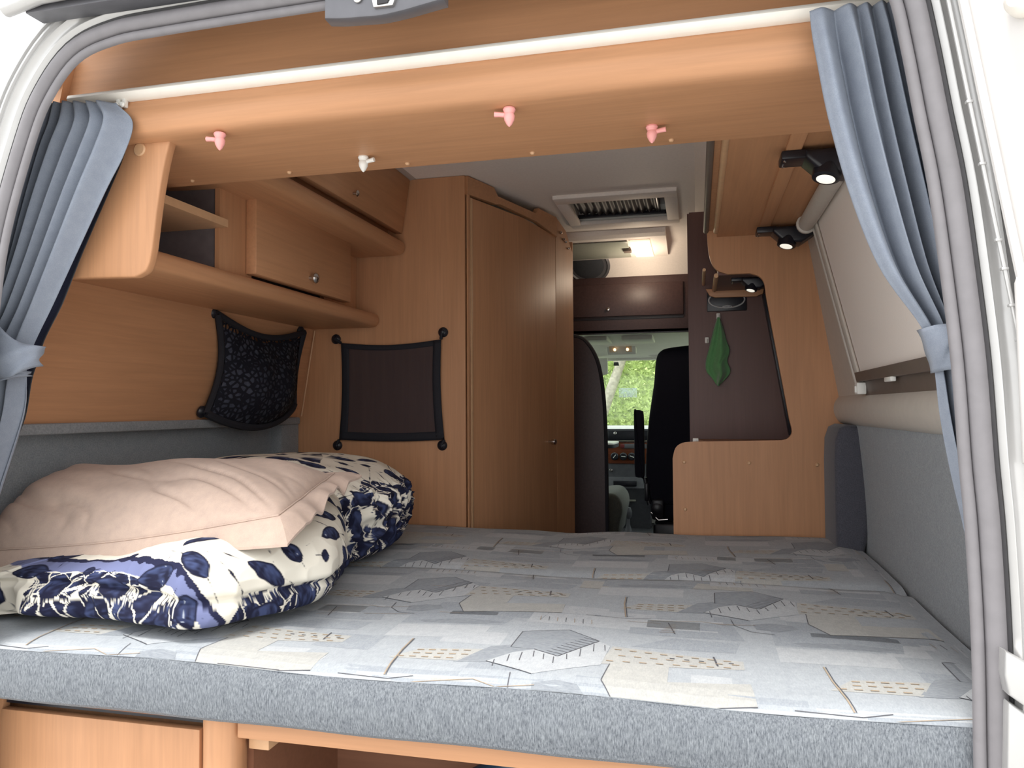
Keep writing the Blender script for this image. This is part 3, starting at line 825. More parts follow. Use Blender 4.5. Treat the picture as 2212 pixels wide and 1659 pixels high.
def cushion(y0, y1, off, label, thick=0.112):
    t = thing('bed_cushion', label, 'mattress', (-.13, (y0 + y1) / 2, ZB - thick), 'cushions making up the bed')
    m = MB()
    nx, ny = 120, 56
    m.grid(lambda u, v: (XL + (XR - XL) * u, y0 + (y1 - y0) * v, top_z(XL + (XR - XL) * u, y0 + (y1 - y0) * v, y0, y1)), nx, ny)
    rg = random.Random(5)
    for i in range(-2, 3):
        for j in range(-2, 4):
            cx = off[0] + .355 * (j % 2) + .71 * i
            cy = off[1] + .392 * j
            if y0 - .25 < cy < y1 + .25 and XL - .3 < cx < XR + .3:
                motif(m, cx, cy, y0, y1, rg)
    obj('top_cover', m, TOPM, t)
    b = MB()
    def side(u, v):
        # once round the cushion; v from the seam down to the bottom edge
        per = [(XL, y0), (XR, y0), (XR, y1), (XL, y1)]
        Ls = [XR - XL, y1 - y0, XR - XL, y1 - y0]
        s = (u % 1.0) * sum(Ls)
        k = 0
        while s > Ls[k]:
            s -= Ls[k]; k += 1
        a, c2 = per[k], per[(k + 1) % 4]
        f = s / Ls[k]
        x, y = a[0] + (c2[0] - a[0]) * f, a[1] + (c2[1] - a[1]) * f
        n = [(0, -1), (1, 0), (0, 1), (-1, 0)][k]
        zt = top_z(x, y, y0, y1)
        bul = 0.012 * math.sin(PI * v) ** .7 + .002 * math.sin(40 * f)
        if v > .85:
            bul -= 0.028 * ((v - .85) / .15) ** 2
        return (x + n[0] * bul, y + n[1] * bul, zt + (ZB - thick - zt) * v)
    b.grid(side, 280, 14, closed_u=True)
    obj('side_band', b, BAND, t)
    obj('underside', MB().box((XL + .03, y0 + .03, ZB - thick), (XR - .03, y1 - .03, ZB - thick + .004)), CARPET, t)
    return t
cushion(0.0, 0.800, (0.150, 0.200), 'blue patchwork bed cushion at the open rear end, with duvet and pillow on it')
cushion(0.806, 1.515, (0.395, 0.900), 'blue patchwork bed cushion at the far end against the wardrobe')

# ------------------------------------------------------------------ under the bed
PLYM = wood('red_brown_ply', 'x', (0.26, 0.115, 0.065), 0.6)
bb = thing('bed_platform', 'light wood slat base and round post carrying the bed', 'bed base', (0, .3, .6))
obj('front_rail', MB().box((-0.383, .035, .901), (0.80, .06, .933), .003), W_X, bb)
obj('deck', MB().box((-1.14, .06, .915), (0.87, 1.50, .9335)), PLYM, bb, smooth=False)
obj('post', MB().prism([p[:] for p in smooth_path([(-0.452, .05, .6), (-0.448, .034, .6), (-0.430, .024, .6), (-0.405, .026, .6), (-0.389, .038, .6), (-0.386, .06, .6), (-0.40, .09, .6), (-0.44, .09, .6)], 5, True)], (0, 0, .333)), W_Z, bb, angle=60)
obj('block', MB().box((-0.380, .066, .870), (-0.340, .12, .900), .002), W_EDGE, bb)

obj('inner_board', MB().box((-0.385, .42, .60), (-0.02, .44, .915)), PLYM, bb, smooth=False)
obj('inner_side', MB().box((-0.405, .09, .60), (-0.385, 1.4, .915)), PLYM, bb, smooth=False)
lk = thing('storage_locker', 'beech locker under the left end of the bed with a black gap above its door', 'cabinet', (-.68, .1, .6))
obj('door', MB().box((-0.903, .050, .60), (-0.468, .068, .901), .002), W_Z, lk)
obj('side_strip', MB().box((-0.466, .056, .60), (-0.454, .07, .925), .002), W_Z, lk)
obj('top_gap', MB().box((-0.905, .064, .908), (-0.468, .08, .932)), BLACK, lk, smooth=False)
obj('frame', MB().box((-1.14, .056, .60), (-0.906, .074, .930), .002), W_Z, lk)
obj('carcass', MB().box((-1.14, .10, .60), (-0.41, .50, .91)), W_Z, lk, smooth=False)
tb = MB().tube([(-0.09, .30, .70), (0.1, .34, .80), (0.4, .33, .78)], .03, 12)
single('hose_roll', tb, flat('dark_blue_hose', (0.02, 0.05, 0.09), .4), 'dark blue hose lying in the shadow under the bed', 'hose')

# ------------------------------------------------------------------ duvet
def leaf_mask(u, v, cx, cy, ang, Ln, W):
    c, s = math.cos(ang), math.sin(ang)
    x = (u - cx) * c + (v - cy) * s
    y = -(u - cx) * s + (v - cy) * c
    q = np.clip(1 - (2 * x / Ln) ** 2, 0, 1)
    return W * q ** .75 * (1 + .25 * x / Ln) - np.abs(y), x, y

def duvet_colour(u, v, zrel, dens, seed, band=None, dense=None):
    """printed cotton: navy leaves, berries and stems on cream, one lighter blue stripe"""
    cream = np.array([0.78, 0.735, 0.635]); navy = np.array([0.012, 0.013, 0.034]); mid = np.array([0.050, 0.066, 0.150]); stripe = np.array([0.165, 0.185, 0.33])
    col = np.tile(cream, (len(u), 1))
    wob = 0.004 * vnoise(u, v, u * 0, 60)
    rg = random.Random(seed)
    brush = vnoise(u * .25, v, u * 0, 260) * .5 + vnoise(u, v, u * 0, 90) * .5
    x0, x1, y0, y1 = u.min(), u.max(), v.min(), v.max()
    if band is not None:
        d = v - band(u)
        inb = np.abs(d + wob) < .021
        col[inb] = stripe
        top = (d + wob * 2 > .012) & (d + wob < .027)
        col[top] = navy * 1.5
    if dense is not None:
        # crowded berry and leaf clusters with thin cream gaps
        n_ = 0
        ii = np.nonzero(dense)[0]
        for q in range(int(len(ii) and 150)):
            j = ii[rg.randrange(len(ii))]
            cx, cy = u[j], v[j]
            Ln, W = rg.uniform(.045, .080), rg.uniform(.015, .026)
            ang = rg.uniform(0, 3.14)
            idx = np.nonzero((np.abs(u - cx) < Ln) & (np.abs(v - cy) < Ln) & dense)[0]
            f, x, y = leaf_mask(u[idx], v[idx], cx, cy, ang, Ln, W)
            f = f + wob[idx] * .5
            edge = (f > -.0032) & (f <= 0) & (np.abs(y) < W * 1.3)
            col[idx[edge]] = cream
            inn = f > 0
            tone = navy + (mid * 1.1 - navy) * np.clip(.15 + .9 * brush[idx] + .3 * y / W, 0, 1)[:, None]
            fl_ = (brush[idx] > .74)
            tone[fl_] = np.array([.5, .5, .52])
            col[idx[inn]] = tone[inn]
    pts = []
    tries = 0
    step = .078 / dens
    while tries < 5000 and len(pts) < 900:
        tries += 1
        p = (rg.uniform(x0, x1), rg.uniform(y0, y1))
        if all((p[0] - q[0]) ** 2 + (p[1] - q[1]) ** 2 > step ** 2 for q in pts):
            pts.append(p)
    for cx, cy in pts:
        k = rg.random()
        ang = rg.gauss(.5, .7)
        if k < .68:
            Ln, W = rg.uniform(.075, .110) / dens ** .5, rg.uniform(.019, .027) / dens ** .5
        elif k < .82:
            Ln, W = rg.uniform(.022, .04), rg.uniform(.010, .016)
        else:
            Ln, W = rg.uniform(.09, .16), .0022
        sel = (np.abs(u - cx) < Ln) & (np.abs(v - cy) < Ln)
        if not sel.any():
            continue
        idx = np.nonzero(sel)[0]
        f, x, y = leaf_mask(u[idx], v[idx], cx, cy, ang, Ln, W)
        f = f + wob[idx] * .6
        a = np.clip(f / .0018 + .5, 0, 1)[:, None]
        inner = np.clip((f - .003) / .004, 0, 1) * np.clip(.35 + brush[idx] * 1.1 + (y / W) * .5, 0, 1)
        tone = navy + (mid - navy) * (inner * (1 if k < .68 else .4))[:, None]
        fleck = (brush[idx] > .62) & (f > .004) & (k < .5)
        tone[fleck] = np.array([.35, .38, .45])
        col[idx] = col[idx] * (1 - a) + tone * a
    return col

DUVM = NT('printed_duvet_cotton')
at = DUVM.n('ShaderNodeVertexColor', layer_name='print')
DUVM.set(at.outputs['Color'], 0.9, 0, 0.2)
DUVM.bump(DUVM.noise(DUVM.coords(), 700, 2), 0.06, 0.001)

def lump(outline, zlow, zmid, ztop_fn, nth, nr, expo, wr_fn, under=0.055):
    """closed soft body over a plan outline; returns points, faces, print coordinates"""
    O = smooth_path([(x, y, 0) for x, y in outline], 12, True)
    P = np.array([(p.x, p.y) for p in O])
    # even spacing
    seg = np.hypot(*(np.roll(P, -1, 0) - P).T)
    s = np.concatenate([[0], np.cumsum(seg)])
    tq = np.linspace(0, s[-1], nth, endpoint=False)
    Pc = np.vstack([P, P[:1]])
    ox, oy = np.interp(tq, s, Pc[:, 0]), np.interp(tq, s, Pc[:, 1])
    C = np.array([P[:, 0].mean(), P[:, 1].mean()])
    phi = np.linspace(PI / 2, -PI * .42, nr)
    rad = np.abs(np.cos(phi)) ** expo[0]
    hz = np.sign(np.sin(phi)) * np.abs(np.sin(phi)) ** expo[1]
    X = C[0] + (ox[None, :] - C[0]) * rad[:, None]
    Y = C[1] + (oy[None, :] - C[1]) * rad[:, None]
    H = ztop_fn(X, Y)
    Z = np.where(hz[:, None] > 0, zmid + (H - zmid) * hz[:, None], zmid + (zmid - zlow) * hz[:, None])
    tx, ty = np.roll(ox, -1) - np.roll(ox, 1), np.roll(oy, -1) - np.roll(oy, 1)
    l = np.hypot(tx, ty); nx, ny = ty / l, -tx / l
    kk = np.ones(61) / 61
    sm_ = lambda a: np.convolve(np.concatenate([a[-30:], a, a[:30]]), kk, 'valid')
    nx, ny = sm_(nx), sm_(ny)
    l = np.hypot(nx, ny); nx, ny = nx / l, ny / l
    if ((ox - C[0]) * nx + (oy - C[1]) * ny).mean() < 0:
        nx, ny = -nx, -ny
    sidew = np.clip(rad, 0, 1)[:, None] ** 6
    drop = (H - Z)
    U = X + drop * nx[None, :]
    V = Y + drop * ny[None, :]
    dx, dy, dz = wr_fn(X, Y, Z, U, V, nx[None, :] * np.ones_like(X), ny[None, :] * np.ones_like(X), sidew)
    X, Y, Z = X + dx, Y + dy, np.maximum(Z + dz, zlow)
    n = nth
    faces = []
    for j in range(nr - 1):
        for i in range(n):
            k = (i + 1) % n
            faces.append((j * n + i, j * n + k, (j + 1) * n + k, (j + 1) * n + i))
    pts = np.stack([X.ravel(), Y.ravel(), Z.ravel()], 1)
    return pts, faces, U.ravel(), V.ravel(), (H - Z).ravel()

def pad_top(X, Y):
    return 1.150 + .062 * np.clip((X + 1.0) / .5, 0, 1) + .085 * np.clip((Y - .25) / .4, 0, 1) + .006 * np.sin(X * 9)
def pad_wr(X, Y, Z, U, V, nx, ny, sw):
    a = vnoise(X, Y, Z, 6) * .020 + vnoise(X, Y, Z, 14) * .010 + (1 - np.abs(vnoise(X, Y, Z * .4, 11))) ** 3 * .012
    grv = -.014 * np.exp(-((Z - (1.122 + .012 * np.sin(X * 6))) / .007) ** 2)
    low = np.clip((1.13 - Z) / .07, 0, 1)
    sc = low * (.032 * np.sin(X * 21 + 1.2 * np.sin(X * 7)) + .016 * vnoise(X, Y, Z * .2, 25)) * sw
    fine = (1 - np.abs(vnoise(X, Y, Z, 30))) ** 2 * .0035
    r = (a * .8 + grv + sc) * sw + fine * sw
    return nx * r, ny * r, (a * .55 + fine * .4) * (1 - sw)
pad = lump([(-1.10, .12), (-0.99, .095), (-0.86, .100), (-0.72, .088), (-0.58, .092), (-0.500, .080), (-0.445, .140), (-0.385, .24), (-0.360, .34), (-0.39, .44), (-0.45, .56), (-0.60, .78), (-1.10, .78)],
           1.050, 1.105, pad_top, 1100, 230, (.40, .55), pad_wr)
def roll_top(X, Y):
    return 1.335 - .055 * np.clip((X + .72) / .25, 0, 1) ** 1.5 - .02 * np.clip((.75 - Y) / .2, 0, 1)
def roll_wr(X, Y, Z, U, V, nx, ny, sw):
    a = vnoise(X, Y, Z, 7) * .016 + vnoise(X, Y, Z, 15) * .008
    # the gathered end facing the aisle is full of tight radiating folds
    endw = np.clip((X + .64) / .12, 0, 1) * np.clip((1.285 - Z) / .05, 0, 1)
    f = (1 - np.abs(vnoise(X * .5, Y, Z, 26))) ** 2 * .044 + (1 - np.abs(vnoise(X * .6, Y + .3, Z * 1.3, 48))) ** 2 * .011 - .028
    r = a * sw + f * endw * sw
    return nx * r, ny * r, a * .5 * (1 - sw) + .3 * f * endw * sw
rol = lump([(-1.10, .66), (-0.80, .60), (-0.60, .575), (-0.50, .60), (-0.455, .70), (-0.44, .82), (-0.455, .98), (-0.50, 1.12), (-0.58, 1.22), (-0.80, 1.25), (-1.10, 1.25)],
           1.050, 1.165, roll_top, 1100, 230, (.42, .66), roll_wr)

dvt = bpy.data.meshes.new('duvet')
v1, f1, u1, w1, z1 = pad
v2, f2, u2, w2, z2 = rol
n1 = len(v1)
dvt.from_pydata(np.vstack([v1, v2]).tolist(), [], f1 + [tuple(i + n1 for i in f) for f in f2])
band = lambda u: 0.045 + .012 * np.sin(u * 9) - .03 * np.clip((u + .62) / .2, 0, 1)
bnd = lambda u: 0.035 + .16 * np.clip((-u - .50) / .60, 0, 1) + .007 * np.sin(u * 16) - .05 * np.clip((u + .53) / .1, 0, 1)
band = bnd
c1 = duvet_colour(u1, w1, z1, 1.0, 11, band, ((w1 < bnd(u1) - .024) & (u1 > -.88)) | ((u1 > -.36) & (v1[:, 2] < 1.12)))
dens_end = 1.25
c2 = duvet_colour(u2, w2, z2, 1.0, 23, None, (v2[:, 0] > -.60) & (v2[:, 2] < 1.265 + .02 * np.sin(v2[:, 1] * 25)))
ca = dvt.color_attributes.new('print', 'FLOAT_COLOR', 'POINT')
cc4 = np.ones((n1 + len(v2), 4), dtype=np.float32)
cc4[:n1, :3] = c1
cc4[n1:, :3] = c2
ca.data.foreach_set('color', cc4.ravel())
dvt.materials.append(DUVM.m)
dvt.shade_smooth()
bm = bmesh.new(); bm.from_mesh(dvt); bmesh.ops.recalc_face_normals(bm, faces=bm.faces); bm.to_mesh(dvt); bm.free()
dvo = bpy.data.objects.new('duvet', dvt)
COL.objects.link(dvo)
tag(dvo, 'folded cream duvet with navy leaf print lying on the left of the bed', 'duvet')

# ------------------------------------------------------------------ pillow
pw = thing('pillow', 'beige pillow with a wide stitched flange lying on the folded duvet', 'pillow', (-.75, .45, 1.2))
PF = [Vector((-1.115, .175, 1.168)), Vector((-0.397, .190, 1.262)), Vector((-0.447, .52, 1.314)), Vector((-1.135, .50, 1.268))]   # seam corners FL FR BR BL
def pbase(u, v):
    a, b = (u + 1) / 2, (v + 1) / 2
    return (PF[0] * (1 - a) + PF[1] * a) * (1 - b) + (PF[3] * (1 - a) + PF[2] * a) * b
def pillow_pt(u, v, side):
    p = pbase(u, v)
    e = (max(0, 1 - abs(u) ** (2.6 if u > 0 else 16)) ** .60) * (max(0, 1 - abs(v) ** 2.6) ** .60)
    dx = .020 * math.cos(v * PI / 2) * (abs(u) ** 4) * (1 if u > 0 else -1)
    if side > 0:
        h = .092 * e * (1 + .30 * max(0, min(1, (-u - .4) / .6)) * .7)
        w = float(vnoise(np.array([u * 1.1 + v * .9]), np.array([v * 1.3 - u * .4]), np.array([0.]), 2.1)[0])
        w2 = float(vnoise(np.array([u * 2.2 + v * 2.4]), np.array([v * 1.0 - u * .3]), np.array([.4]), 3.0)[0])
        fold = (1 - abs(w2)) ** 5
        cr = u * .9 + v * .75 + .12 * w
        run = float(vnoise(np.array([cr * 5.5]), np.array([(u - v) * .9]), np.array([.2]), 1.0)[0])
        h += e * (.008 * w - .019 * (1 - abs(run)) ** 7 * max(0, min(1, .35 - v * .9)))
        # creases running up from the front seam
        fr = max(0, -v) ** 1.2
        h += e * fr * .003 * math.sin(22 * u + 14 * v)
    else:
        h = -.045 * e
    p.z -= .014 * math.sin(PI * (u + 1) / 2) * ((1 - v) / 2) ** 4
    return (p.x, p.y - .004 * e, p.z + h)
pm = MB()
pm.grid(lambda a, b: pillow_pt(a * 2 - 1, b * 2 - 1, 1), 110, 80)
pm.grid(lambda a, b: pillow_pt(a * 2 - 1, b * 2 - 1, -1), 40, 30)
obj('cover', pm, BEIGE, pw, angle=180)
fm = MB()
def flange(u, t):
    per = (u % 1.0) * 4
    k, f = int(per), per - int(per)
    A_, B_ = PF[k], PF[(k + 1) % 4]
    p = A_ + (B_ - A_) * f
    ctr = (PF[0] + PF[1] + PF[2] + PF[3]) / 4
    edge_n = [Vector((0, -1, 0)), Vector((1, 0, 0)), Vector((0, 1, 0)), Vector((-1, 0, 0))]
    # corners are mitred: blend the outward directions near the ends of a side
    nrm = edge_n[k].copy()
    c_ = .06
    if f < c_:
        nrm = edge_n[k] + edge_n[k - 1] * (1 - f / c_)
    elif f > 1 - c_:
        nrm = edge_n[k] + edge_n[(k + 1) % 4] * (1 - (1 - f) / c_)
    w = [.026, .048, .05, .02][k]
    dr_ = [.054, .020, .01, .02][k]
    if k == 0 and f > .93:
        dr_ = .054 + (.046 - .054) * (f - .93) / .07
    if k == 1:
        dr_ = .046 + (.012 - .046) * min(1, f / .35)
    if k == 0 and f < .12:
        w, dr_ = .026 + .01 * (1 - f / .12), .054 - .01 * (1 - f / .12)
    wav = .006 * math.sin(per * 9.0 + .7) + .004 * math.sin(per * 23)
    if k == 1:
        wav = .012 * math.sin(f * 13) + .006 * math.sin(f * 29)
    q = p + nrm * (w * t) + Vector((0, 0, -dr_ * t ** 1.15 + wav * t))
    q.z += .006 * math.sin(PI * t)
    if k == 0:
        q.z -= .014 * math.sin(PI * f) * 1.0
    return q
def fl_top(u, t):
    q = flange(u, t); return (q.x, q.y, q.z + .0025 - .001 * max(0, 1 - t * 8))
def fl_bot(u, t):
    q = flange(u, t); return (q.x, q.y, q.z - .0025)
fm.grid(fl_top, 360, 14, closed_u=True)
fm.grid(fl_bot, 360, 14, closed_u=True)
fm.grid(lambda u, t: tuple(Vector(fl_top(u, 1)) * (1 - t) + Vector(fl_bot(u, 1)) * t), 360, 2, closed_u=True)
obj('flange', fm, BEIGE, pw, angle=60)
sm = MB()
sm.tube([(lambda q: (q.x, q.y, q.z + .0035))(flange(i / 240, .04)) for i in range(241)], .0018, 6)
obj('seam', sm, BEIGE, pw)

# ------------------------------------------------------------------ curtains
def curtain(rows, n, amp, y0, name, label, loc, lining_side):
    """rows: (left xz, right xz, fold depth, forward shift) from the rail down"""
    t = thing(name, label, 'curtain', loc)
    Lp = smooth_path([(a[0], 0, a[1]) for a, b, d, f in rows], 8)
    Rp = smooth_path([(b[0], 0, b[1]) for a, b, d, f in rows], 8)
    Dp = smooth_path([(d, f, 0) for a, b, d, f in rows], 8)
    m = MB()
    nv = len(Lp)
    def fn(u, v):
        j = min(nv - 1, int(round(v * (nv - 1))))
        a, b, d = Lp[j], Rp[j], Dp[j]
        uw = 1 - (1 - u) ** 1.35 if lining_side > 0 else u ** 1.35
        ph = uw * n * 2 * PI + .5 * math.sin(u * 5 + 1) + .45 * math.sin(v * 5 + u * 9)
        s = math.sin(ph)
        prof = 2 * abs(math.sin(ph / 2)) ** .9 - 1.15
        lat = math.sin(ph) * .10 / n * (.55 if v > .08 else .3)
        uu = min(1.0, max(0.0, u + lat * (1 if 0.02 < u < .98 else 0)))
        big = .35 * math.sin(u * n * PI * .9 + 1.3)
        y = y0 + d.y - d.x * (prof + big) * amp
        return (a.x + (b.x - a.x) * uu, y, a.z + (b.z - a.z) * uu)
    m.grid(fn, n * 22, nv)
    # turned-back hem along the free edge
    def hem(u, v):
        j = min(nv - 1, int(round(v * (nv - 1))))
        uu = 1.0 if lining_side > 0 else 0.0
        p = Vector(fn(uu, v))
        return (p.x - lining_side * (.010 - .026 * math.sin(u * PI * .5)) + lining_side * (-.006), p.y + .010 + .035 * u, p.z)
    o = obj('cloth', m, CURT, t, angle=180)
    mod = o.modifiers.new('thickness', 'SOLIDIFY')
    mod.thickness = .0015
    return t
def xz(l): return [(p[0], p[2]) for p in l]
La = xz([(-0.8361, 0.0750, 2.0759), (-0.8509, 0.0750, 2.0319), (-0.8723, 0.0750, 1.9829), (-0.9062, 0.0750, 1.8741), (-0.9436, 0.0750, 1.7555), (-0.9873, 0.0750, 1.6549), (-1.0326, 0.0750, 1.6049), (-1.0373, 0.0750, 1.5535), (-1.0301, 0.0750, 1.4881), (-1.0391, 0.0750, 1.3673), (-1.0593, 0.0750, 1.2278)])
Ra = xz([(-0.6785, 0.0750, 2.0617), (-0.6466, 0.0750, 2.0243), (-0.6647, 0.0750, 1.9650), (-0.7037, 0.0750, 1.8962), (-0.7724, 0.0750, 1.7787), (-0.8307, 0.0750, 1.6815), (-0.8723, 0.0750, 1.6054), (-0.8893, 0.0750, 1.5601), (-0.9020, 0.0750, 1.5237), (-0.9187, 0.0750, 1.4553), (-0.9800, 0.0750, 1.2945)])
Rl = xz([(-0.6723, 0.1050, 2.0379), (-0.6908, 0.1050, 1.9771), (-0.7286, 0.1050, 1.9064), (-0.7956, 0.1050, 1.7831), (-0.8451, 0.1050, 1.6852), (-0.8866, 0.1050, 1.6157), (-0.9028, 0.1050, 1.5713), (-0.9170, 0.1050, 1.5341), (-0.9327, 0.1050, 1.4567), (-0.9691, 0.1050, 1.3800), (-1.0080, 0.1050, 1.2903)])
depth = [.35, .8, 1, 1.1, 1.1, 1.0, .7, .55, .7, .9, 1.0]
fwd_ = [0, 0, 0, 0, .005, .01, .01, .01, .015, .02, .02]
cl = curtain([(a, b, d, f) for a, b, d, f in zip(La, Ra, depth, fwd_)], 6, .020, .062, 'curtain', 'blue grey left curtain gathered by a tieback over the wooden shelf', (-.80, .07, 1.3), 1)
Lb = xz([(0.5734, 0.0600, 2.0665), (0.5761, 0.0600, 2.0305), (0.5819, 0.0600, 1.9871), (0.5960, 0.0600, 1.8992), (0.6224, 0.0600, 1.7862), (0.6615, 0.0600, 1.6732), (0.7151, 0.0600, 1.5859), (0.7300, 0.0600, 1.5417), (0.7342, 0.0600, 1.5114), (0.7402, 0.0600, 1.4546), (0.7519, 0.0600, 1.3815), (0.7695, 0.0600, 1.2896), (0.7850, 0.0600, 1.1923)])
Rb = xz([(0.7009, 0.0600, 2.0666), (0.7095, 0.0600, 2.0279), (0.7178, 0.0600, 1.9784), (0.7331, 0.0600, 1.8860), (0.7503, 0.0600, 1.7769), (0.7643, 0.0600, 1.6681), (0.7762, 0.0600, 1.5839), (0.7793, 0.0600, 1.5406), (0.7834, 0.0600, 1.5107), (0.7892, 0.0600, 1.4544), (0.7982, 0.0600, 1.3821), (0.8077, 0.0600, 1.2909), (0.8113, 0.0600, 1.1938)])
depth = [.35, .7, 1, 1.1, 1.2, 1.1, .75, .5, .6, .8, .9, .9, .9]
lin = MB()
lr = smooth_path([(x, .112, z) for x, z in Rl], 6)
lin.grid(lambda u, v: (lr[int(round(v * (len(lr) - 1)))].x + .016 * min(1, v * 2.5) - .05 * (1 - u), .112 - .006 * math.sin(u * 7), lr[int(round(v * (len(lr) - 1)))].z), 8, len(lr))
lo = obj('lining', lin, NAVY, cl, angle=180)
lo['label'] = 'dark navy lining showing along the inner edge'
cr = curtain([(a, b, d, 0) for a, b, d in zip(Lb, Rb, depth)], 5, .020, .050, 'curtain', 'blue grey right curtain gathered by a tieback beside the grey door seal', (.70, .06, 1.2), -1)

def tieback(pts_top, pts_bot, yf, parent, thick=.022):
    """cloth band wrapped round the gathered curtain"""
    m = MB()
    T = smooth_path(pts_top, 8); Bq = smooth_path(pts_bot, 8)
    def fn(u, v):
        i = min(len(T) - 1, int(round(u * (len(T) - 1))))
        p = T[i] * (1 - v) + Bq[i] * v
        bulge = math.sin(PI * v) * .010 + .004 * math.sin(v * 9 + u * 14)
        wrap = math.sin(PI * min(1, max(0, u))) ** .5
        return (p.x, yf + .03 - (.03 + thick) * wrap - bulge, p.z)
    m.grid(fn, len(T), 12)
    o = obj('tieback', m, CURT, parent, angle=180)
    mod = o.modifiers.new('thickness', 'SOLIDIFY'); mod.thickness = .003
    return o
def lift(l, y): return [(p[0], y, p[2]) for p in l]
tieback([(-1.0112, 0.0600, 1.6911), (-0.9537, 0.0600, 1.6723), (-0.8971, 0.0600, 1.6411), (-0.8634, 0.0600, 1.6057), (-0.8305, 0.0600, 1.5958)], [(-1.0096, 0.0600, 1.6170), (-0.9521, 0.0600, 1.5879), (-0.9063, 0.0600, 1.5396), (-0.8709, 0.0600, 1.5364), (-0.8429, 0.0600, 1.5584)], .045, cl)
tieback([(-1.0090, 0.0600, 1.5892), (-0.9632, 0.0600, 1.5790), (-0.9293, 0.0600, 1.5737), (-0.8978, 0.0600, 1.5594), (-0.8678, 0.0600, 1.5480)], [(-1.0072, 0.0600, 1.5063), (-0.9620, 0.0600, 1.5195), (-0.9285, 0.0600, 1.5309), (-0.9006, 0.0600, 1.5287), (-0.8732, 0.0600, 1.5391)], .05, cl)
tieback([(0.7137, 0.0550, 1.5807), (0.7296, 0.0550, 1.5842), (0.7447, 0.0550, 1.5851), (0.7599, 0.0550, 1.5913), (0.7748, 0.0550, 1.5934)], [(0.7305, 0.0550, 1.5173), (0.7390, 0.0550, 1.5198), (0.7475, 0.0550, 1.5210), (0.7596, 0.0550, 1.5274), (0.7794, 0.0550, 1.5337)], .036, cr)
tieback([(0.7317, 0.0500, 1.5796), (0.7402, 0.0500, 1.5840), (0.7493, 0.0500, 1.5871), (0.7596, 0.0500, 1.5934), (0.7734, 0.0500, 1.5995)], [(0.7400, 0.0500, 1.5707), (0.7469, 0.0500, 1.5572), (0.7537, 0.0500, 1.5438), (0.7620, 0.0500, 1.5403), (0.7781, 0.0500, 1.5466)], .030, cr)

# ------------------------------------------------------------------ nets on the walls
def suction(p, axis, r, parent, nm='suction_knob'):
    a = Vector(axis)
    obj(nm, MB().lathe([(r * 1.0, 0), (r * 1.02, .006), (r * .8, .012), (r * .45, .015), (r * .4, .020), (r * .15, .022), (.0005, .0222)], p, axis, 20), BLACK, parent)
np_ = thing('net_pocket', 'square dark mesh pocket with black border stuck on the wardrobe side', 'net pocket', (-.72, 1.52, 1.35))
K = [(-0.9463, 1.5290, 1.7407), (-0.5122, 1.5290, 1.7547), (-0.5172, 1.5290, 1.3350), (-0.9398, 1.5290, 1.3327)]
for p in K:
    suction(p, (0, -1, 0), .0185, np_)
TL, TR, BR, BL = [Vector(p) for p in [(-0.9199, 1.5150, 1.7245), (-0.5166, 1.5150, 1.7277), (-0.5052, 1.5150, 1.3562), (-0.9271, 1.5150, 1.3546)]]
def net_pt(u, v, y=0.0):
    p = (TL * (1 - u) + TR * u) * (1 - v) + (BL * (1 - u) + BR * u) * v
    sag = -.014 * math.sin(PI * u) * (1 - v) - .006 * math.sin(PI * u) * v
    pin = .008 * math.sin(PI * v) * (1 - 2 * u)
    return (p.x + pin, p.y - .012 * math.sin(PI * u) * math.sin(PI * v) + y, p.z + sag)
NETM = NT('dark_fine_mesh')
tr = NETM.n('ShaderNodeBsdfTransparent')
mx = NETM.n('ShaderNodeMixShader'); mx.inputs[0].default_value = .80
NETM.set((0.055, 0.042, 0.048), .8, 0, .2)
NETM.l(tr.outputs[0], mx.inputs[1]); NETM.l(NETM.b.outputs[0], mx.inputs[2]); NETM.l(mx.outputs[0], NETM.out.inputs['Surface'])
obj('mesh', MB().grid(lambda u, v: net_pt(u, v), 24, 24), NETM.m, np_)
def strip(u0, v0, u1, v1, w):
    m = MB()
    def fn(a, b):
        u, v = u0 + (u1 - u0) * a, v0 + (v1 - v0) * a
        du, dv_ = (w * b, 0) if u0 == u1 else (0, w * b)
        s = -1 if (u0 == u1 and u0 > .5) or (v0 == v1 and v0 > .5) else 1
        return net_pt(u + du * s, v + dv_ * s, -.002)
    return m.grid(fn, 24, 4)
for a_ in ((0, 0, 1, 0, .055), (0, 1, 1, 1, .085), (0, 0, 0, 1, .075), (1, 0, 1, 1, .075)):
    o = obj('border', strip(*a_), BLACKM, np_)
    o.modifiers.new('thickness', 'SOLIDIFY').thickness = .003
for p, q in zip(K, (TL, TR, BR, BL)):
    obj('loop', MB().tube([(p[0], 1.512, p[2]), (q.x, 1.512, q.z)], .006, 8), BLACKM, np_)

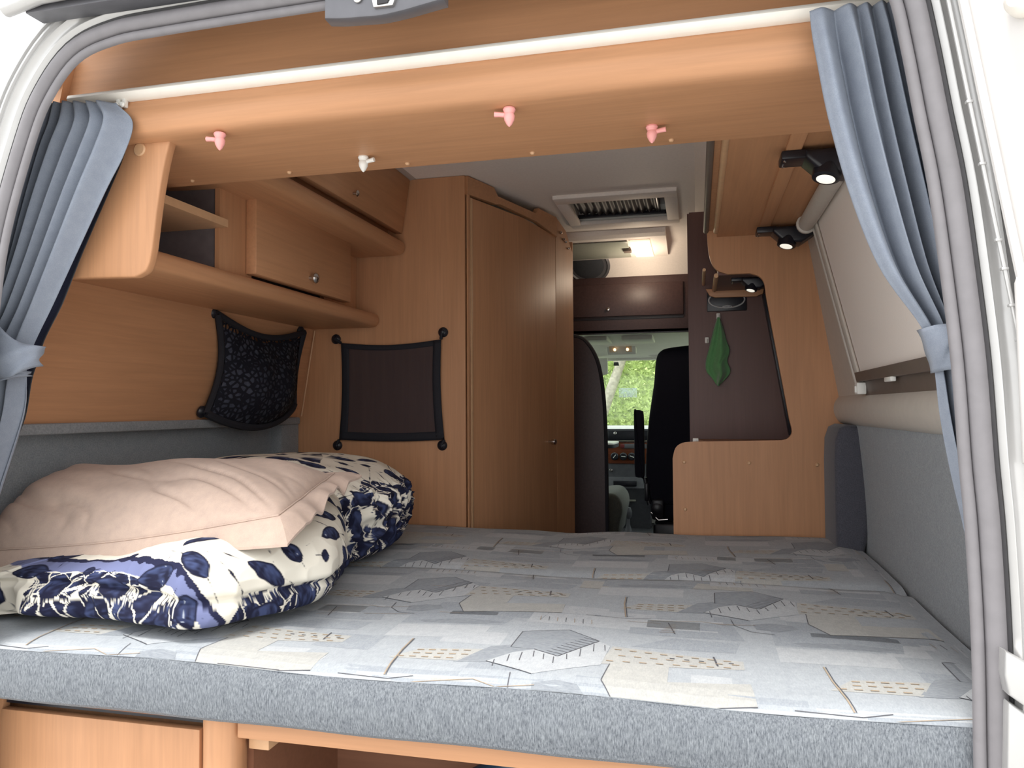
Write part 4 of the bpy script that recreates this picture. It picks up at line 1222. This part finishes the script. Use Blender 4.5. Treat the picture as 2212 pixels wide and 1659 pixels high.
nb = thing('net_bag', 'bulging black net bag full of dark things on the left wall', 'net bag', (-1.05, 1.2, 1.44))
def wallp(px):
    return px
WA = [Vector(p) for p in ((-1.0450, 0.9031, 1.7704), (-1.0350, 1.4161, 1.7628), (-1.0700, 1.4053, 1.4929), (-1.0950, 0.9193, 1.4648))]
ax_ = Vector((1, 0, -.25)).normalized()
for p in WA:
    suction(p + ax_ * -.006, tuple(ax_), .019, nb)
def bag(u, v, off=0.0, bul=1.0):
    p = (WA[0] * (1 - u) + WA[1] * u) * (1 - v) + (WA[3] * (1 - u) + WA[2] * u) * v
    su, sv = math.sin(PI * u), math.sin(PI * v)
    p = p + ax_ * (.012 + off + bul * (.095 * su ** .7 * math.sin(PI * min(1, v ** 1.5 * .93)) ** .8))
    p.z -= .045 * su * (1 - v) ** 2 + .055 * su ** .8 * v ** 2.5
    p.y += .045 * (1 - 2 * u) * math.sin(PI * v) * (.5 if u > .5 else 1.0) * (1 if .0 < v < 1 else 0)
    r = .006 * math.sin(u * 17 + v * 5) * su * sv
    return tuple(p + ax_ * r)
BAGM = NT('black_knotted_net')
vo = BAGM.n('ShaderNodeTexVoronoi', feature='DISTANCE_TO_EDGE')
vo.inputs['Scale'].default_value = 58
BAGM.l(BAGM.coords((.4, 1, 1)), vo.inputs['Vector'])
ct = BAGM.n('ShaderNodeMath', operation='LESS_THAN'); ct.inputs[1].default_value = .17
BAGM.l(vo.outputs['Distance'], ct.inputs[0])
tr = BAGM.n('ShaderNodeBsdfTransparent')
mx = BAGM.n('ShaderNodeMixShader')
BAGM.set((0.008, 0.008, 0.014), .8, 0, .2)
BAGM.l(ct.outputs[0], mx.inputs[0]); BAGM.l(tr.outputs[0], mx.inputs[1]); BAGM.l(BAGM.b.outputs[0], mx.inputs[2]); BAGM.l(mx.outputs[0], BAGM.out.inputs['Surface'])
obj('net', MB().grid(lambda u, v: bag(u, v), 50, 50), BAGM.m, nb, angle=180)
for e in range(4):
    P = [bag(*{0: (i / 24, 0), 1: (1, i / 24), 2: (1 - i / 24, 1), 3: (0, 1 - i / 24)}[e], .002) for i in range(25)]
    obj('border', MB().tube(P, .0105 if e != 2 else .013, 8), BLACKM, nb)
cb_ = MB().grid(lambda u, v: bag(.03 + .94 * u, .10 + .90 * v, -.006, .95), 30, 30)
cb_.grid(lambda u, v: bag(.03 + .94 * u, .10 + .90 * v, -.008, .05), 30, 30)
single('cloth_bundle', cb_, STUFFM, 'dark slate bundle stuffed inside the black net bag', 'bundle', angle=180)

# ------------------------------------------------------------------ ceiling fittings
ht = thing('roof_hatch', 'square roof hatch with pleated dark blind in the beige ceiling', 'roof hatch', (.08, 2.16, 2.34))
fr = MB()
fx0, fx1, fy0, fy1, zc = -0.165, 0.335, 1.89, 2.43, 2.34
for lo, hi in (((fx0, fy0), (fx1, HY0 + .01)), ((fx0, HY1 - .01), (fx1, fy1)), ((fx0, HY0), (HX0 + .01, HY1)), ((HX1 - .01, HY0), (fx1, HY1))):
    fr.box((lo[0], lo[1], zc - .016), (hi[0], hi[1], zc + .004), .005)
obj('frame', fr, CEIL, ht)
wl_ = MB()
for lo, hi in (((HX0 - .01, HY0 - .01), (HX1 + .01, HY0)), ((HX0 - .01, HY1), (HX1 + .01, HY1 + .01)), ((HX0 - .01, HY0), (HX0, HY1)), ((HX1, HY0), (HX1 + .01, HY1))):
    wl_.box((lo[0], lo[1], zc), (hi[0], hi[1], 2.43))
obj('shaft', wl_, WHITEPL, ht, smooth=False)
pl = MB()
def pleat(u, v):
    x = HX0 + .012 + (HX1 - HX0 - .060) * u
    y = HY0 + .006 + (HY1 - HY0 - .03) * v
    ph = u * 11 * 2 * PI
    return (x, y, zc + .028 + 0.006 * math.sin(ph) + .004 * math.sin(u * 5 + v * 2))
pl.grid(pleat, 160, 8)
PLEATM = flat('grey_pleated_blind', (0.07, 0.068, 0.07), .6, var=.15, nscale=300)
o = obj('pleated_blind', pl, PLEATM, ht)
o.modifiers.new('thickness', 'SOLIDIFY').thickness = .001
obj('side_bar', MB().box((HX1 - .050, HY0, zc + .02), (HX1 - .040, HY1, zc + .04), .002), BLACK, ht)
obj('bottom_bar', MB().box((HX0, HY1 - .022, zc + .012), (HX1, HY1 - .012, zc + .030), .002), BLACK, ht)
obj('dome', MB().box((HX0 - .01, HY0 - .01, 2.43), (HX1 + .01, HY1 + .01, 2.435)), GLASS, ht, smooth=False)
obj('knob', MB().lathe([(.008, 0), (.008, .006), (.004, .010), (.0005, .011)], (.175, HY0 + .012, zc + .02), (0, 0, -1), 12), PINK, ht)

cl_ = thing('ceiling_lamp', 'long beige ceiling lamp with one lit square diffuser', 'lamp', (0.0, 2.8, 2.33))
cz_ = lambda y: 2.332 - max(0, y - 2.62) * .10
bx = MB()
bx.prism([(-.62, 2.555, 2.342), (-.62, 2.560, 2.318), (-.62, 2.585, 2.305), (-.62, 2.61, 2.306), (-.62, 2.90, 2.268), (-.62, 2.905, 2.33)], (.885, 0, 0), 0)
obj('housing', bx, CEIL, cl_, angle=25)
obj('lens', MB().prism([(-.60, 2.635, 2.300), (.075, 2.635, 2.300), (.075, 2.875, 2.2685), (-.60, 2.875, 2.2685)], (0, -.001, -.004), .001), flat('greenish_lamp_lens', (.34, .36, .31), .3, var=.03), cl_)
obj('diffuser', MB().prism([(.085, 2.635, 2.300), (.185, 2.635, 2.300), (.192, 2.875, 2.2685), (.102, 2.875, 2.2685)], (0, -.001, -.006), .001), LAMP_ON, cl_)
obj('switch', MB().box((.045, 2.73, 2.268), (.085, 2.78, 2.284), .004), BROWNBAR, cl_)
rd = thing('round_ceiling_speaker', 'dark oval fitting on the sloping ceiling above the cab locker', 'ceiling fitting', (-.16, 2.97, 2.25))
ct_ = Vector((-.165, 2.955, 2.252)); ax2 = Vector((0, -.72, -.70)).normalized()
obj('ring', MB().lathe([(.118, 0), (.120, .010), (.108, .016), (.100, .010)], ct_, tuple(ax2), 32), DARKPLATE, rd)
obj('dish', MB().lathe([(.104, .004), (.08, .012), (.045, .018), (.0005, .020)], ct_, tuple(ax2), 32), flat('smoky_dish', (.06, .065, .075), .2), rd)

# ------------------------------------------------------------------ cab locker, divider, closet
lk2 = thing('cab_locker', 'dark brown locker over the cab opening with one small knob', 'cabinet', (-.05, 3.0, 1.9))
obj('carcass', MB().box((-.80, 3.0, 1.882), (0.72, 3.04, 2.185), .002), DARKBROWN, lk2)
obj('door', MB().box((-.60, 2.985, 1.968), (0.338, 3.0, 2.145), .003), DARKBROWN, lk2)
obj('groove', MB().box((-.60, 2.996, 1.952), (0.338, 3.001, 1.962)), BLACK, lk2, smooth=False)
obj('knob', MB().lathe([(.004, 0), (.004, .008), (.009, .012), (.009, .017), (.0005, .019)], (-.061, 2.985, 2.008), (0, -1, 0), 14), CHROME, lk2)
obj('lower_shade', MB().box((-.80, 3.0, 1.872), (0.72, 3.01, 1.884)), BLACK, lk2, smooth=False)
dvp = thing('seat_divider', 'brown divider panel with rounded shoulder and black edging left of the aisle', 'panel', (-.2, 2.7, .6))
edge = smooth_path([p for p in [(-0.2497, 2.7000, 1.8405), (-0.2066, 2.7000, 1.8321), (-0.1543, 2.7000, 1.8069), (-0.1005, 2.7000, 1.7181), (-0.0735, 2.7000, 1.5904), (-0.0610, 2.7000, 1.4260), (-0.0563, 2.7000, 1.1921), (-0.0550, 2.7000, 0.8547)]], 5)
ring = [p[:] for p in edge] + [(edge[-1].x, 2.70, .60), (-.85, 2.70, .60), (-.85, 2.70, 1.835)]
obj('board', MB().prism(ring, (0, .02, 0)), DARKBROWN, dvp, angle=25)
obj('edging', MB().tube([(p.x + .004, 2.712, p.z + .003) for p in edge] + [(edge[-1].x + .004, 2.712, .60)], .0135, 8), BLACKM, dvp)

cs = thing('kitchen_closet', 'dark brown closet panel seen through the partition cut-out', 'cabinet', (.55, 1.95, .6))
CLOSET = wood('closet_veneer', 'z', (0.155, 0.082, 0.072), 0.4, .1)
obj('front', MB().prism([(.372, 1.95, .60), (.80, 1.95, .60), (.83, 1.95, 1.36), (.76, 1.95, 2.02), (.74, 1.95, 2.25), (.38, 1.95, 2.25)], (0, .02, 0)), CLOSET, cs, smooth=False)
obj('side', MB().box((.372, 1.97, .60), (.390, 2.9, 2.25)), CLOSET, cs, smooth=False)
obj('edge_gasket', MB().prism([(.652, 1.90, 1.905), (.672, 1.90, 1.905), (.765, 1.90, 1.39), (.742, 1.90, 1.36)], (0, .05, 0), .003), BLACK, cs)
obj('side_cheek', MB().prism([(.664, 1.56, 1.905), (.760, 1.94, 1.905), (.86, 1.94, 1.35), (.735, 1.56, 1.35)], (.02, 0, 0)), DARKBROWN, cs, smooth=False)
ctp = MB().box((.385, 1.60, 1.318), (.80, 1.95, 1.345), .003)
single('worktop', ctp, W_X, 'narrow brown worktop edge behind the lower partition', 'worktop')
single('wall_socket', MB().box((.385, 1.585, 1.341), (.405, 1.60, 1.362), .002).box((.390, 1.582, 1.347), (.399, 1.586, 1.356), .001), WHITEPL, 'tiny white square switch at the left end of the worktop edge', 'switch')
kc = thing('kitchen_cabinet', 'roof cabinet beyond the partition, its lit underside showing in the cut-out', 'cabinet', (.55, 1.7, 1.92))
obj('carcass', MB().box((.478, 1.555, 1.925), (.74, 1.93, 2.20)), CLOSET, kc, smooth=False)
obj('end_board', MB().prism([(.440, 1.915, 1.935), (.455, 1.915, 1.908), (.475, 1.915, 1.900), (.63, 1.915, 1.898), (.655, 1.915, 1.908), (.66, 1.915, 1.93)], (0, .018, 0), .003), W_X, kc)
obj('light_lip', MB().tube([(.472, 1.56, 1.926), (.472, 1.90, 1.926)], .008, 10), W_EDGE, kc)
obj('outer_lip', MB().tube([(.432, 1.60, 1.955), (.432, 1.93, 1.955)], .006, 10), W_EDGE, kc)
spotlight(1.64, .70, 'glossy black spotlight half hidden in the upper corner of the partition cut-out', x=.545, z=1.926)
spk = thing('speaker', 'black oblong speaker with a silver oval ring on the closet panel', 'speaker', (.52, 1.94, 1.88))
obj('plate', MB().box((.445, 1.938, 1.848), (.595, 1.951, 1.925), .003), BLACK, spk)
ov = [(.520 + .068 * math.cos(2 * PI * i / 40), 1.936, 1.892 + .032 * math.sin(2 * PI * i / 40)) for i in range(41)]
obj('ring', MB().tube(ov, .003, 8), DASHL, spk)
bdg = [(.522 + .019 * math.cos(2 * PI * i / 24), 1.934, 1.864 + .0065 * math.sin(2 * PI * i / 24)) for i in range(24)]
bd = obj('badge', MB().prism(bdg, (0, .005, 0), .001), DASHL, spk)
tl_ = MB()
for i in range(6):
    x = .509 + i * .0046
    tl_.box((x, 1.9328, 1.8625), (x + .0026, 1.9342, 1.8665))
obj('badge_marking', tl_, DARKPLATE, bd, smooth=False)

tw = thing('towel', 'green microfibre cloth hanging folded from a white hook on the closet panel', 'towel', (.49, 1.93, 1.6))
tL = smooth_path([(0.4825, 1.9300, 1.8222), (0.4678, 1.9300, 1.7752), (0.4529, 1.9300, 1.7154), (0.4360, 1.9300, 1.6483), (0.4390, 1.9300, 1.6099), (0.4564, 1.9300, 1.5878), (0.4787, 1.9300, 1.5547)], 6)
tR = smooth_path([(0.4930, 1.9300, 1.8219), (0.5065, 1.9300, 1.7813), (0.5180, 1.9300, 1.7319), (0.5296, 1.9300, 1.6917), (0.5203, 1.9300, 1.6502), (0.5301, 1.9300, 1.6047), (0.4857, 1.9300, 1.5528)], 6)
def tow(u, v):
    j = v * (len(tL) - 1); i = min(len(tL) - 2, int(j)); f = j - i
    a = tL[i] * (1 - f) + tL[i + 1] * f
    b = tR[i] * (1 - f) + tR[i + 1] * f
    p = a * (1 - u) + b * u
    y = 1.936 - .020 * math.sin(PI * u) ** .6 - .014 * math.sin(PI * u) * math.sin(u * 9 + v * 4) * (.3 + v)
    # diagonal fold crossing the lower half
    dgl = (u - .15) - (1 - v) * 1.5
    y -= .012 / (1 + math.exp(-dgl * 40)) * (1 if v > .35 else 0) * math.sin(PI * u)
    return (p.x, y, p.z)
o = obj('cloth', MB().grid(tow, 40, 60), TOWELM, tw, angle=50)
o.modifiers.new('thickness', 'SOLIDIFY').thickness = .003
for (x, z, lab) in ((.488, 1.829, 'white stick-on hook holding the green cloth'), (.443, 1.735, 'small pale hook beside the left edge of the green cloth')):
    hk = MB().box((x - .008, 1.940, z - .012), (x + .008, 1.951, z + .012), .003).tube([(x, 1.94, z - .006), (x, 1.928, z - .010), (x, 1.925, z + .004)], .003, 8)
    single('wall_hook', hk, WHITEPL, lab, 'hook')

# ------------------------------------------------------------------ cab
ds = thing('cab_chair', 'dark navy cab seat seen from behind, right of the aisle', 'car seat', (.32, 3.3, .6))
bk = smooth_path([(0.3923, 3.1000, 1.8133), (0.2686, 3.1000, 1.8012), (0.2134, 3.1000, 1.7846), (0.1853, 3.1000, 1.7367), (0.1711, 3.1000, 1.5990), (0.1438, 3.1000, 1.4205), (0.1267, 3.1000, 1.2421), (0.1221, 3.1000, 1.0641), (0.1384, 3.1000, 0.9579), (0.2081, 3.1000, 0.9342), (0.3806, 3.1000, 0.9309)], 5)
obj('backrest', MB().prism([p[:] for p in bk] + [(.62, 3.10, .95), (.64, 3.10, 1.4), (.58, 3.10, 1.77), (.52, 3.10, 1.81)], (0, .13, 0), .03, 4), SEATM, ds, angle=60)
obj('seat_cushion', MB().box((.14, 3.12, .84), (.66, 3.62, 1.00), .05, 4), SEATM, ds)
ar = smooth_path([(0.0639, 3.0600, 1.4467), (0.0765, 3.0600, 1.4568), (0.1016, 3.0600, 1.4541), (0.1139, 3.0600, 1.4312), (0.1170, 3.0600, 1.2694), (0.1151, 3.0600, 1.0979), (0.0975, 3.0600, 1.0876), (0.0775, 3.0600, 1.0898), (0.0652, 3.0600, 1.1124), (0.0644, 3.0600, 1.2692)], 4, True)
obj('armrest', MB().prism([p[:] for p in ar], (0, .07, 0), .008, 3), SEATM, ds, angle=60)
rcl = MB()
rcl.tube([(0.1186, 3.0800, 1.0861), (0.1280, 3.0800, 1.0282), (0.1347, 3.0800, 0.9652), (0.1419, 3.0800, 0.9402)], .012, 10)
rcl.box((.115, 3.06, .96), (.14, 3.12, 1.06), .008)
obj('recliner_lever', rcl, BLACK, ds)
obj('mechanism', MB().box((.155, 3.06, .86), (.22, 3.14, .97), .01).lathe([(.03, 0), (.032, .01), (.02, .015), (.0005, .016)], (.185, 3.06, .92), (0, -1, 0), 18).box((.16, 3.08, .60), (.60, 3.5, .84), .02), BLACK, ds)
obj('slider_rod', MB().tube([(.15, 3.07, .90), (.19, 3.06, .86), (.24, 3.06, .865)], .004, 8), CHROME, ds)
ps = thing('cab_chair', 'olive grey cab seat corner peeking out beside the divider', 'car seat', (-.3, 3.2, .6))
sg = smooth_path([(-0.1468, 3.1000, 0.9874), (-0.0822, 3.1000, 0.9939), (-0.0438, 3.1000, 0.9844), (-0.0160, 3.1000, 0.9492), (-0.0089, 3.1000, 0.8958), (-0.0250, 3.1000, 0.8264), (-0.0359, 3.1000, 0.7547)], 5)
obj('seat_cushion', MB().prism([p[:] for p in sg] + [(-.5, 3.1, .70), (-.5, 3.1, .98)], (0, .5, 0), .03, 4), SEATG, ps, angle=60)
obj('base', MB().box((-.5, 3.12, .60), (-.06, 3.55, .76), .02), BLACK, ps)
obj('backrest', MB().box((-.55, 2.98, .98), (-.12, 3.10, 1.55), .05, 4), SEATG, ps)

da = thing('dashboard', 'grey dashboard with radio, wood trim and heater dials below the windscreen', 'dashboard', (-.1, 4.5, .7))
db = MB()
db.prism([(-.99, 4.36, 1.318), (-.99, 4.40, 1.332), (-.99, 4.70, 1.335), (-.99, 4.75, 1.28), (-.99, 4.75, .95), (-.99, 4.42, .95), (-.99, 4.38, 1.10)], (1.84, 0, 0))
obj('body', db, DASHL, da, angle=25)
obj('centre_stack', MB().prism([(-.26, 4.335, 1.318), (-.26, 4.36, 1.10), (-.26, 4.36, .90), (-.26, 4.46, .90), (-.26, 4.46, 1.32)], (.34, 0, 0), .006), DASHM, da)
rdo = obj('radio_recess', MB().box((-.225, 4.328, 1.238), (.06, 4.350, 1.308), .006), BLACK, da)
obj('radio_knob', MB().lathe([(.012, 0), (.012, .008), (.008, .010), (.008, .004), (.0005, .004)], (-.170, 4.328, 1.288), (0, -1, 0), 18), CHROME, rdo)
obj('radio_rim', MB().tube([(-.238, 4.33, 1.318), (-.238, 4.33, 1.232), (.06, 4.33, 1.232)], .006, 8), CHROME, da)
obj('wood_trim', MB().prism([(-.225, 4.338, 1.222), (.06, 4.338, 1.222), (.06, 4.352, 1.07), (-.225, 4.352, 1.07)], (0, -.006, 0), .003), W_DARK, da)
obj('button_strip', MB().box((-.12, 4.324, 1.180), (.05, 4.336, 1.212), .003), DASHM, da)
obj('hazard_button', MB().box((-.135, 4.322, 1.182), (-.105, 4.330, 1.210), .003), flat('dull_red_button', (.16, .02, .02), .4), da)
for x in (-.178, -.115, -.055):
    k_ = obj('dial', MB().lathe([(.027, 0), (.028, .010), (.022, .016), (.0005, .017)], (x, 4.340, 1.122), (0, -1, 0), 22), BLACK, da)
    a_ = {-.178: .9, -.115: -.1, -.055: -.35}[x]
    obj('pointer', MB().tube([(x - .014 * math.cos(a_), 4.322, 1.122 - .014 * math.sin(a_)), (x + .016 * math.cos(a_), 4.322, 1.122 + .016 * math.sin(a_))], .0028, 6), WHITEPL, k_)
obj('lighter', MB().lathe([(.014, 0), (.014, .006), (.008, .008), (.0005, .008)], (-.205, 4.35, 1.02), (0, -1, 0), 16), CHROME, da)
obj('console', MB().prism([(-.24, 4.33, .975), (-.24, 4.30, .90), (-.24, 4.33, .87), (-.24, 4.42, .60), (-.24, 4.50, .60), (-.24, 4.50, .975)], (.31, 0, 0), .008), DASHM, da)
obj('console_pocket', MB().box((-.185, 4.292, .915), (-.02, 4.318, .950), .004), BLACK, da)
obj('console_bar', MB().box((-.15, 4.33, .802), (-.03, 4.36, .815), .004), flat('beige_bar', (.30, .29, .25), .5), da)
for xa, xb in ((.075, .10), (-.275, -.248)):
    vt = MB()
    for i in range(9):
        vt.box((xa, 4.322, 1.225 + i * .010), (xb, 4.336, 1.231 + i * .010))
    obj('vent', vt, BLACK, da, smooth=False)
obj('vent_edge', MB().box((.066, 4.330, 1.21), (.12, 4.345, 1.325), .006), DASHL, da)
gs = MB().lathe([(.035, -.02), (.022, .03), (.012, .06), (.010, .12)], (-.06, 4.05, .62), (0, 0, 1), 16).lathe([(.012, .10), (.024, .12), (.026, .15), (.018, .175), (.0005, .18)], (-.06, 4.05, .62), (0, 0, 1), 16)
single('gear_lever', gs, DASHM, 'grey gear lever standing on the cab floor below the dashboard', 'gear lever')
tray = smooth_path([(-.34, 3.70, 1.235), (-.24, 3.68, 1.235), (-.15, 3.69, 1.235), (-.112, 3.74, 1.235), (-.108, 3.94, 1.235), (-.13, 4.0, 1.235), (-.24, 4.02, 1.235), (-.34, 4.01, 1.235)], 4, True)
tb_ = thing('cab_table', 'small pale table top with dark rim in front of the radio', 'table', (-.22, 3.93, .6))
obj('table_top', MB().prism([p[:] for p in tray], (0, 0, .012), .003), WHITEPL, tb_)
obj('rim', MB().prism([(p.x, p.y, p.z - .022) for p in tray], (0, 0, .022), .003), BLACKM, tb_)
obj('leg', MB().tube([(-.23, 3.85, .60), (-.23, 3.85, 1.22)], .02, 14), DASHM, tb_)

cabl = thing('cab_lamp', 'cab ceiling lamp with two glowing bulbs above the windscreen', 'lamp', (-.06, 3.7, 1.85))
obj('housing', MB().prism([(-.155, 3.66, 1.876), (.033, 3.66, 1.876), (.030, 3.72, 1.810), (-.150, 3.72, 1.808)], (0, .06, .01), .006), HEADL, cabl)
for x in (-.128, -.022):
    obj('bulb_window', MB().prism([(x - .008, 3.655, 1.862), (x + .030, 3.655, 1.862), (x + .030, 3.695, 1.822), (x - .008, 3.695, 1.822)], (0, .01, .004), .003), flat('warm_lamp_glass', (.55, .42, .30), .3), cabl)
for x in (-.108, -.028):
    obj('bulb', MB().lathe([(.0005, -.009), (.008, -.006), (.010, 0), (.008, .006), (.0005, .009)], (x + .008, 3.672, 1.838), (1, 0, 0), 14), CAB_ON, cabl)
def visor(pts, label):
    v = MB().prism(pts, (0, .016, .004), .006, 3)
    single('sun_visor', v, HEADL, label, 'sun visor', 'cab sun visors')
visor([(0.0200, 3.9800, 1.8939), (0.2717, 3.9800, 1.8935), (0.2704, 3.9800, 1.7923), (0.1349, 3.9800, 1.8013), (0.0894, 3.9800, 1.8178), (0.0406, 3.9800, 1.8220)], 'pale sun visor folded up over the right half of the windscreen')
visor([(-0.3396, 3.9800, 1.8021), (-0.1822, 3.9800, 1.8051), (-0.1802, 3.9800, 1.6986), (-0.2272, 3.9800, 1.6837), (-0.2839, 3.9800, 1.6783)], 'pale sun visor hanging down at the left edge of the windscreen')
single('visor_clip', MB().box((-.262, 3.90, 1.787), (-.235, 3.93, 1.808), .005).box((-.255, 3.895, 1.792), (-.242, 3.90, 1.803), .001), DASHL, 'small grey visor clip left of the cab lamp', 'clip')
single('mirror_mount', MB().prism([(-.158, 4.17, 1.79), (-.128, 4.17, 1.79), (-.123, 4.17, 1.765), (-.163, 4.17, 1.765)], (0, .02, 0), .003), BLACK, 'black mirror mount at the top of the windscreen', 'mirror mount')
stx = MB().prism([(-0.1539, 4.4600, 1.6164), (-0.0225, 4.4600, 1.6148), (-0.0233, 4.4600, 1.5470), (-0.1546, 4.4600, 1.5483)], (0, .002, -.001))
STKM = NT('pale_windscreen_sticker')
STKM.set((.62, .70, .66), .6)
tr = STKM.n('ShaderNodeBsdfTransparent'); mx = STKM.n('ShaderNodeMixShader')
nz = STKM.noise(STKM.coords(), 60, 3)
rp = STKM.ramp(nz, [(.4, (.25, .25, .25)), (.6, (.85, .85, .85))])
STKM.l(rp, mx.inputs[0]); STKM.l(tr.outputs[0], mx.inputs[1]); STKM.l(STKM.b.outputs[0], mx.inputs[2]); STKM.l(mx.outputs[0], STKM.out.inputs['Surface'])
single('windscreen_sticker', stx, STKM.m, 'pale oblong sticker low in the middle of the windscreen', 'sticker', smooth=False)

# ------------------------------------------------------------------ greenery in front of the van
LEAFM = NT('bright_hedge_leaves')
oi = LEAFM.n('ShaderNodeTexCoord')
nf = LEAFM.noise(oi.outputs['Object'], 9, 3)
nf2 = LEAFM.noise(oi.outputs['Object'], 1.2, 2)
c_ = LEAFM.ramp(nf, [(.25, (.16, .22, .07)), (.48, (.50, .60, .22)), (.78, (.74, .80, .42))])
LEAFM.set(LEAFM.mix(c_, LEAFM.ramp(nf2, [(.35, (.55, .6, .55)), (.65, (1, 1, 1))]), 1.0, 'MULTIPLY'), .6, 0, .3)
rg = np.random.RandomState(9)
nL = 16000
px_ = rg.uniform(-2.2, 1.6, nL); pz_ = rg.uniform(.75, 3.6, nL)
py_ = 9.2 + rg.uniform(0, .9, nL) + .35 * vnoise(px_, pz_, px_ * 0, 1.6)
sz = rg.uniform(.012, .030, nL)
d1 = rg.normal(size=(nL, 3)); d1 /= np.linalg.norm(d1, axis=1)[:, None]
d2 = np.cross(d1, rg.normal(size=(nL, 3))); d2 /= np.linalg.norm(d2, axis=1)[:, None]
ctr = np.stack([px_, py_, pz_], 1)
q = [ctr - d1 * sz[:, None] * 1.5, ctr + d2 * sz[:, None] * .6, ctr + d1 * sz[:, None] * 1.5, ctr - d2 * sz[:, None] * .6]
vv = np.stack(q, 1).reshape(-1, 3)
hm = bpy.data.meshes.new('hedge')
hb = MB()
hm.from_pydata(vv.tolist(), [], [(4 * i, 4 * i + 1, 4 * i + 2, 4 * i + 3) for i in range(nL)])
hm.materials.append(LEAFM.m)
ho = bpy.data.objects.new('hedge', hm); COL.objects.link(ho)
ho['kind'] = 'stuff'
tag(ho, 'bright green leafy hedge outside the windscreen', 'hedge')
bkm = MB().grid(lambda u, v: (-3.5 + 6.5 * u, 10.4 + .3 * math.sin(u * 9) * math.cos(v * 7), .0 + 4.5 * v), 40, 20)
bko = obj('foliage', bkm, flat('deep_hedge_green', (.36, .44, .16), .8, var=.6, nscale=14, bump=.4), None)
bko['kind'] = 'stuff'
tag(bko, 'darker green foliage mass behind the leafy hedge', 'foliage')
tr_ = MB().tube([(-1.05, 9.0, .0), (-.98, 9.0, .8), (-.86, 9.0, 1.3), (-.66, 9.02, 1.85), (-.45, 9.05, 2.4), (-.2, 9.1, 3.1)], [.10, .085, .075, .065, .05, .03], 12)
tr_.tube([(-.62, 9.02, 1.95), (-.70, 9.0, 2.4), (-.75, 9.0, 2.9)], [.03, .025, .015], 8)
tag(obj('tree', tr_, BARK, None), 'pale leaning tree trunk outside the left half of the windscreen', 'tree')
# tall grass in front of the hedge
nG = 3000
gx, gy = rg.uniform(-2, 1.4, nG), rg.uniform(7.2, 9.2, nG)
gh = rg.uniform(.45, 1.0, nG) * (.75 + .12 * (gy - 7.2))
gb = []
gf = []
for i in range(nG):
    a = rg.uniform(0, 6.28); w = .008; lx, ly = rg.normal(0, .12), rg.normal(0, .08)
    cx_, cy_ = math.cos(a) * w, math.sin(a) * w
    k = len(gb)
    gb += [(gx[i] - cx_, gy[i] - cy_, 0), (gx[i] + cx_, gy[i] + cy_, 0), (gx[i] + lx * .5 + cx_ * .7, gy[i] + ly * .5, gh[i] * .6), (gx[i] + lx * .5 - cx_ * .7, gy[i] + ly * .5, gh[i] * .6), (gx[i] + lx, gy[i] + ly, gh[i])]
    gf += [(k, k + 1, k + 2, k + 3), (k + 3, k + 2, k + 4)]
tgm = MB().add(gb, gf)
tgo = obj('tall_grass', tgm, flat('pale_summer_grass', (.55, .60, .22), .8, var=.25, nscale=6), None)
tgo['kind'] = 'stuff'
tag(tgo, 'pale tall grass growing in front of the hedge', 'grass')

# ------------------------------------------------------------------ light and camera
w = bpy.data.worlds.new('overcast_sky')
SC.world = w
w.use_nodes = True
bg = w.node_tree.nodes['Background']
bg.inputs['Color'].default_value = (0.975, 0.99, 1.0, 1)
bg.inputs['Strength'].default_value = 1.0
sun = bpy.data.lights.new('sun', 'SUN')
sun.energy = 1.3
sun.angle = math.radians(15)
sun.color = (1.0, .97, .92)
so = bpy.data.objects.new('sun', sun)
COL.objects.link(so)
so.rotation_euler = (math.radians(18), 0, math.radians(-20))
def point(name, loc, e, col, r=.03):
    l = bpy.data.lights.new(name, 'POINT')
    l.energy = e; l.color = col; l.shadow_soft_size = r
    o = bpy.data.objects.new(name, l); COL.objects.link(o); o.location = loc
    return o
point('ceiling_lamp_light', (.14, 2.76, 2.14), 1.0, (1, .82, .62), .05)

cam = bpy.data.cameras.new('camera')
cam.sensor_width = 36
cam.lens = 1640 / 2212 * 36
cam.clip_start = .02
co = bpy.data.objects.new('camera', cam)
COL.objects.link(co)
Rm = Matrix([[0.971664, 0.013441, 0.235985], [0.236291, -0.029907, -0.971222], [-0.005997, 0.999462, -0.032235]])
co.matrix_world = Matrix.Translation((0.40, -1.15, 1.47)) @ Rm.to_4x4()
SC.camera = co

vs = SC.view_settings
vs.view_transform = 'Standard'
vs.look = 'None'
vs.exposure = 1.28
vs.gamma = 1
vs.use_curve_mapping = False
SC.cycles.max_bounces = 16
SC.cycles.diffuse_bounces = 10
SC.cycles.transparent_max_bounces = 16
SC.cycles.use_denoising = True
SC.cycles.sample_clamp_indirect = 6
